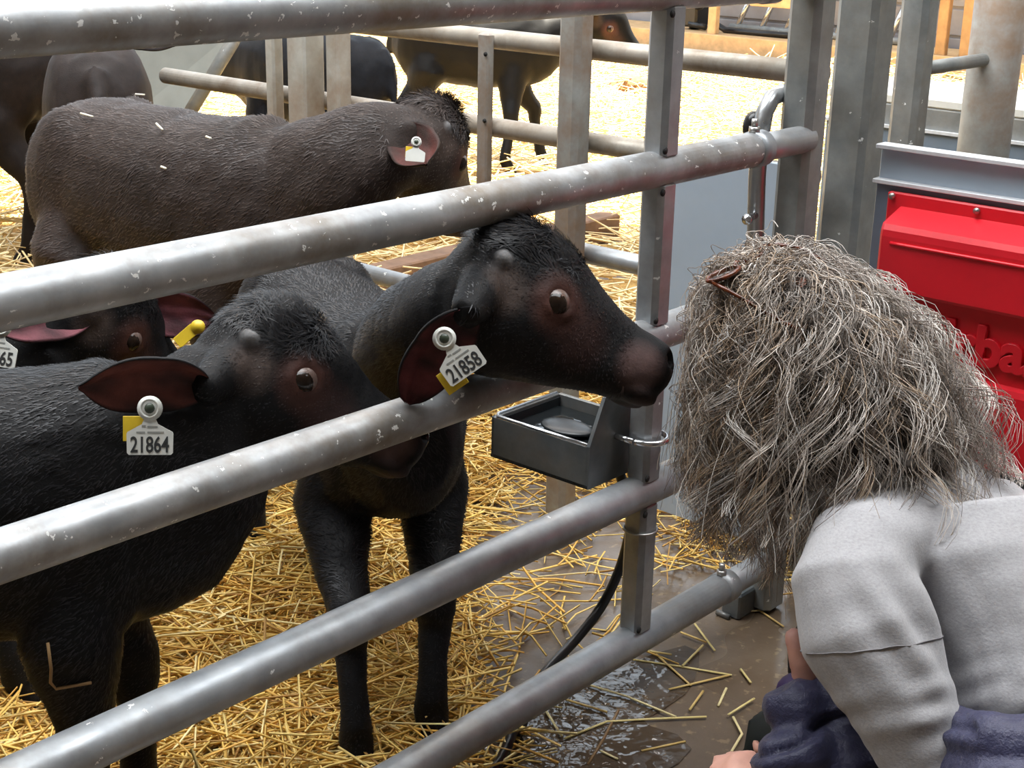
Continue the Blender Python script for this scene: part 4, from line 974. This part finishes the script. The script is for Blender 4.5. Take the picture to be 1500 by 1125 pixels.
# trousers and boots
tr_ = MB()
for kn, sg in ((kneeL, -1), (kneeR, 1)):
    hip = HP + lat*.08*sg; ft = A(hip[0]*0.75+kn[0]*0.25, hip[1]*0.75+kn[1]*0.25, 0.075)
    tr_.tube([hip, hip*.5+kn*.5+Z*.02, kn], [.115, .092, .073], 18); tr_.tube([kn, kn*.5+ft*.5, ft], [.073, .066, .055], 18)
tr_.ball(HP, (.19, .15, .13), 18, 12, [lat, ax, upv])
me = remesh(tr_, 0.012, 3); V, N = mverts(me); V[:, 2] = np.maximum(V[:, 2], 0.004); set_verts(me, V); link('trousers', me, M['trouser'], wo)
for kn, sg in ((kneeL, -1), (kneeR, 1)):
    hip = HP + lat*.08*sg; ft = A(hip[0]*0.75+kn[0]*0.25, hip[1]*0.75+kn[1]*0.25, 0.06); bk_ = unit((ft-kn)*A(1, 1, 0))
    b = MB(); b.tube([ft - bk_*.03, ft + bk_*.05, ft + bk_*.13, ft + bk_*.19 - Z*.012], [.05, .052, .047, .035], 14); b.build('boot', M['boot'], wo)

# navy puffer jacket over her lap and round her waist
jk = thing('puffer_jacket', W(1200, 1150, 2.02)*A(1, 1, 0) + Z*0.12, 'navy quilted puffer jacket bunched over the lap of the crouching woman', 'jacket')
pj = MB()
def lobe(x, y, t, rx, ry, rd=None, rot=0.0):
    s = t/FPX; X = CR*math.cos(rot) + CU*math.sin(rot); Y = CU*math.cos(rot) - CR*math.sin(rot)
    pj.ball(W(x, y, t), (rx*s, ry*s, (rd or min(rx, ry))*s), 18, 12, [X, Y, CF])
for q in ((1172, 1040, 2.02, 58, 46, 44, -0.25), (1245, 1050, 2.03, 90, 74, 55, 0.5), (1320, 1060, 2.02, 80, 110, 60, 0.3), (1165, 1108, 1.98, 70, 42, 48, 0.12), (1245, 1128, 1.99, 88, 62, 58, 0.1),
          (1310, 1145, 1.98, 90, 85, 60, 0.2), (1150, 1172, 1.98, 74, 44, 50, 0.0), (1240, 1195, 2.0, 90, 55, 60, 0.0)): lobe(*q)
for (dy, dt) in ((0, 0.0), (62, -0.02), (128, 0.0)):
    pj.tube([W(1372, 1062+dy, 1.95), W(1400, 1072+dy, 1.83+dt), W(1450, 1088+dy, 1.77+dt), W(1520, 1092+dy, 1.75+dt), W(1600, 1090+dy, 1.77+dt), W(1690, 1078+dy, 1.85+dt), W(1755, 1060+dy, 1.97), W(1770, 1050+dy, 2.08)], [.028, .034, .037, .038, .038, .037, .034, .026], 16)
pj.tube([W(1372, 1170, 1.96), W(1340, 1180, 2.0), W(1300, 1170, 2.04)], 0.04, 14)
me = remesh(pj, 0.006, 2); V, N = mverts(me)
qa = (V-W(1165, 1072, 2.0)) @ unit(CU*0.93 - CR*0.36) + 0.008*noise3(V, 87, 9); gr = np.abs(np.sin(math.pi*qa/0.066))
set_verts(me, V + N*(0.005*noise3(V*A(1, 1, 0.6), 83, 26) + 0.0025*noise3(V, 89, 70) - 0.013*np.clip(1-gr*2.2, 0, 1)**1.3*(V @ CR < W(1345, 1100, 2.0) @ CR))[:, None]); link('shell', me, M['puffer'], jk)
b = MB(); b.ball(W(1196, 945, 2.075), (38*2.07/FPX, 72*2.07/FPX, 0.03), 16, 12, [unit(CR - CU*0.35), unit(CU + CR*0.35), CF]); b.build('lining', M['lining'], jk)
b = MB(); b.ball(W(1160, 1004, 2.05), (.024, .016, .022), 14, 10, [unit(CR*0.8 + CU*0.5), unit(CU*0.8 - CR*0.5), CF]); b.build('cuff', M['purple'], jk)

# curly hair
rs = np.random.RandomState(21)
th_tab = [0, 45, 90, 135, 180, 225, 270, 315, 360]
re_tab = [.355, .335, .235, .165, .130, .125, .140, .26, .355]
ze_tab = [-.195, -.255, -.290, -.275, -.225, -.20, -.21, -.19, -.195]
CFH = unit(CF*A(1, 1, 0)); CRH = unit(CR*A(1, 1, 0))
roots = []
while len(roots) < 400:
    d = unit(rs.normal(size=3)); a_f, a_u = d @ wf, d @ wu
    if a_u < -0.35 or (a_f > 0.45 and a_u < 0.55) or (a_f > 0.2 and a_u < -0.1): continue
    roots.append(d)
for k_ in range(60):
    d = unit(wu*1.0 + wf*rs.uniform(-.5, .5) + wl*rs.uniform(-.5, .5)); roots.append(d)
locks = []
for d in roots:
    p0 = hc + wf*(d @ wf)*.098 + wl*(d @ wl)*.078 + wu*(d @ wu)*.114
    dh = d*A(1, 1, 0) + rs.normal(0, 0.28, 3)*A(1, 1, 0); dh = unit(dh)
    th = math.degrees(math.atan2(-(dh @ CFH), dh @ CRH)) % 360
    re, ze = np.interp(th, th_tab, re_tab), np.interp(th, th_tab, ze_tab)
    lvl = np.clip((d @ wu+0.35)/1.35, 0, 1); fr = (0.72+0.28*lvl)*rs.uniform(.82, 1.06); lf = rs.uniform(.62, 1.05)
    p1 = p0 + d*.045 + dh*.035 + Z*.012*lvl; p2 = hc + dh*re*0.82*fr + Z*(0.035+0.22*ze); p3 = hc + dh*re*fr + Z*ze*lf
    ph_ = 4.0*float(noise3(p3[None], 101, 9)[0]) + rs.normal(0, 1.1); locks.append((p0, p1, p2, p3, ph_, rs.uniform(42, 56)*(1 if rs.rand() < .7 else -1), rs.uniform(.011, .0250)))
S_ = 33; tt = np.linspace(0, 1, S_)[None, :, None]
allp, allr, allc = [], [], []
pal = np.array([(0.40, 0.345, 0.30), (0.26, 0.21, 0.175), (0.60, 0.54, 0.49), (0.145, 0.105, 0.082), (0.48, 0.35, 0.24), (0.80, 0.75, 0.70)])
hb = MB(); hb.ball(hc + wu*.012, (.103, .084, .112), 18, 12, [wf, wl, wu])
def bez(p0, p1, p2, p3, t): return p0*(1-t)**3 + 3*p1*t*(1-t)**2 + 3*p2*t*t*(1-t) + p3*t**3
for li, (p0, p1, p2, p3, ph, fq, am) in enumerate(locks):
    n = 11
    jit = rs.normal(0, 1, (n, 1, 3))
    base = bez(p0, p1, p2, p3, tt) + jit*(.0085*(1-tt)+.0032)
    ln = np.linalg.norm(p1-p0)+np.linalg.norm(p2-p1)+np.linalg.norm(p3-p2)
    base = p0 + (base-p0)*1.0
    T = np.gradient(base, axis=1); T /= np.linalg.norm(T, axis=2, keepdims=True)+1e-9
    X = np.cross(T, np.array([0.3, 0.5, 0.81])); X /= np.linalg.norm(X, axis=2, keepdims=True)+1e-9; Y = np.cross(T, X)
    phv = ph + fq*1.12*ln*tt*rs.uniform(.97, 1.03, (n, 1, 1)) + rs.normal(0, .22, (n, 1, 1))
    amp = am*np.clip(tt*1.9, 0.10, 1.25)*rs.uniform(.6, 1.25, (n, 1, 1))
    allp.append(base + X*np.cos(phv)*amp + Y*np.sin(phv)*amp); 
    allr.append(np.repeat(rs.uniform(.0005, .00095, (n, 1)), S_, 1)*np.linspace(1, .55, S_)[None])
    warm = np.clip(((p3-hc) @ -CRH)*3+0.15, 0.02, 0.5); pr = np.array([.30, .20, .20, .12, .10+warm*.5, .08]); pr /= pr.sum()
    lc = pal[rs.choice(6, p=pr)]*rs.choice([0.5, 0.85, 1.0, 1.3]); allc.append(np.clip(0.7*lc + 0.3*pal[rs.choice(6, n, p=pr)], 0, 1)*rs.uniform(.75, 1.2, (n, 1)))
    if li % 2 == 0:
        for t_ in (.25, .5, .72, .88):
            c_ = bez(p0, p1, p2, p3, t_); hb.ball(hc + (c_-hc)*0.80, .019, 8, 6)
for k in range(320):                                                      # stray single hairs
    p0, p1, p2, p3, ph, fq, am = locks[rs.randint(len(locks))]
    o = unit(p2-hc); base = bez(p0, p1 + o*.03, p2 + o*rs.uniform(.01, .05), p3 + o*rs.uniform(0, .05), tt) + rs.normal(0, .01, (1, 1, 3))*tt
    ph = rs.uniform(0, 6.28); f_ = rs.uniform(8, 20); X = unit(rs.normal(size=3)); Y = unit(np.cross(X, o)); am = rs.uniform(.005, .016)
    allp.append(base + (X*np.cos(ph+f_*tt) + Y*np.sin(ph+f_*tt))*am*np.clip(tt*2, .05, 1)); allr.append(np.full((1, S_), .00036)); allc.append(pal[rs.choice(6, 1)]*1.25)
strands('hair', np.concatenate(allp), np.concatenate(allr), np.clip(np.concatenate(allc), 0, 1), M['hair'], wo, 'stuff')
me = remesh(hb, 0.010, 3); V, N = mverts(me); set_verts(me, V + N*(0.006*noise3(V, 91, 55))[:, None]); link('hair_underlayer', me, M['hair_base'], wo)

# sunglasses pushed up into the hair
gc = W(1080, 388, 2.05); gl = unit(CR*0.66 + CF*0.62 + CU*0.42); gn = unit(-CR*0.45 + CU*0.75 - CF*0.35); gn = unit(gn - gl*(gn @ gl)); gv = np.cross(gl, gn)
def on_head(q):
    r = q-hc; e = math.sqrt(((r @ wf)/.100)**2 + ((r @ wl)/.080)**2 + ((r @ wu)/.116)**2)
    return q if e > 1.18 else hc + r*(1.18/e)
sg = thing('sunglasses', gc, 'brown tortoiseshell sunglasses pushed up into curly grey hair', 'sunglasses')
for sd in (-1, 1):
    c_ = gc + gl*sd*.034; b = MB(); b.torus(c_, gl, gv, .0265, .0034, 26, 8, ry=.021); b.build('rim', M['tortoise'], sg)
    b = MB(); b.tube([c_ - gn*.0008, c_ + gn*.0008], .0255, 24); V_ = np.array(b.v); V_ = c_ + (V_-c_) - ((V_-c_) @ gv)[:, None]*gv[None]*0.2; b.v = [tuple(p) for p in V_]; b.build('lens', M['lens'], sg)
    b = MB(); hp_ = c_ + gl*sd*.028; back = unit(CR*0.75 - CF*0.55 - CU*0.12); b.tube([on_head(q_) for q_ in (hp_, hp_ + back*.022 - gn*.012, hp_ + back*.045 - gn*.024, hp_ + back*.07 - gn*.040, hp_ + back*.095 - gn*.052, hp_ + back*.115 - gn*.06)], [.0035, .003, .003, .003, .003, .0035], 8); b.build('temple', M['tortoise'], sg)
b = MB(); b.tube([gc - gl*.010, gc + gn*.004, gc + gl*.010], .0028, 8); b.build('bridge', M['tortoise'], sg)
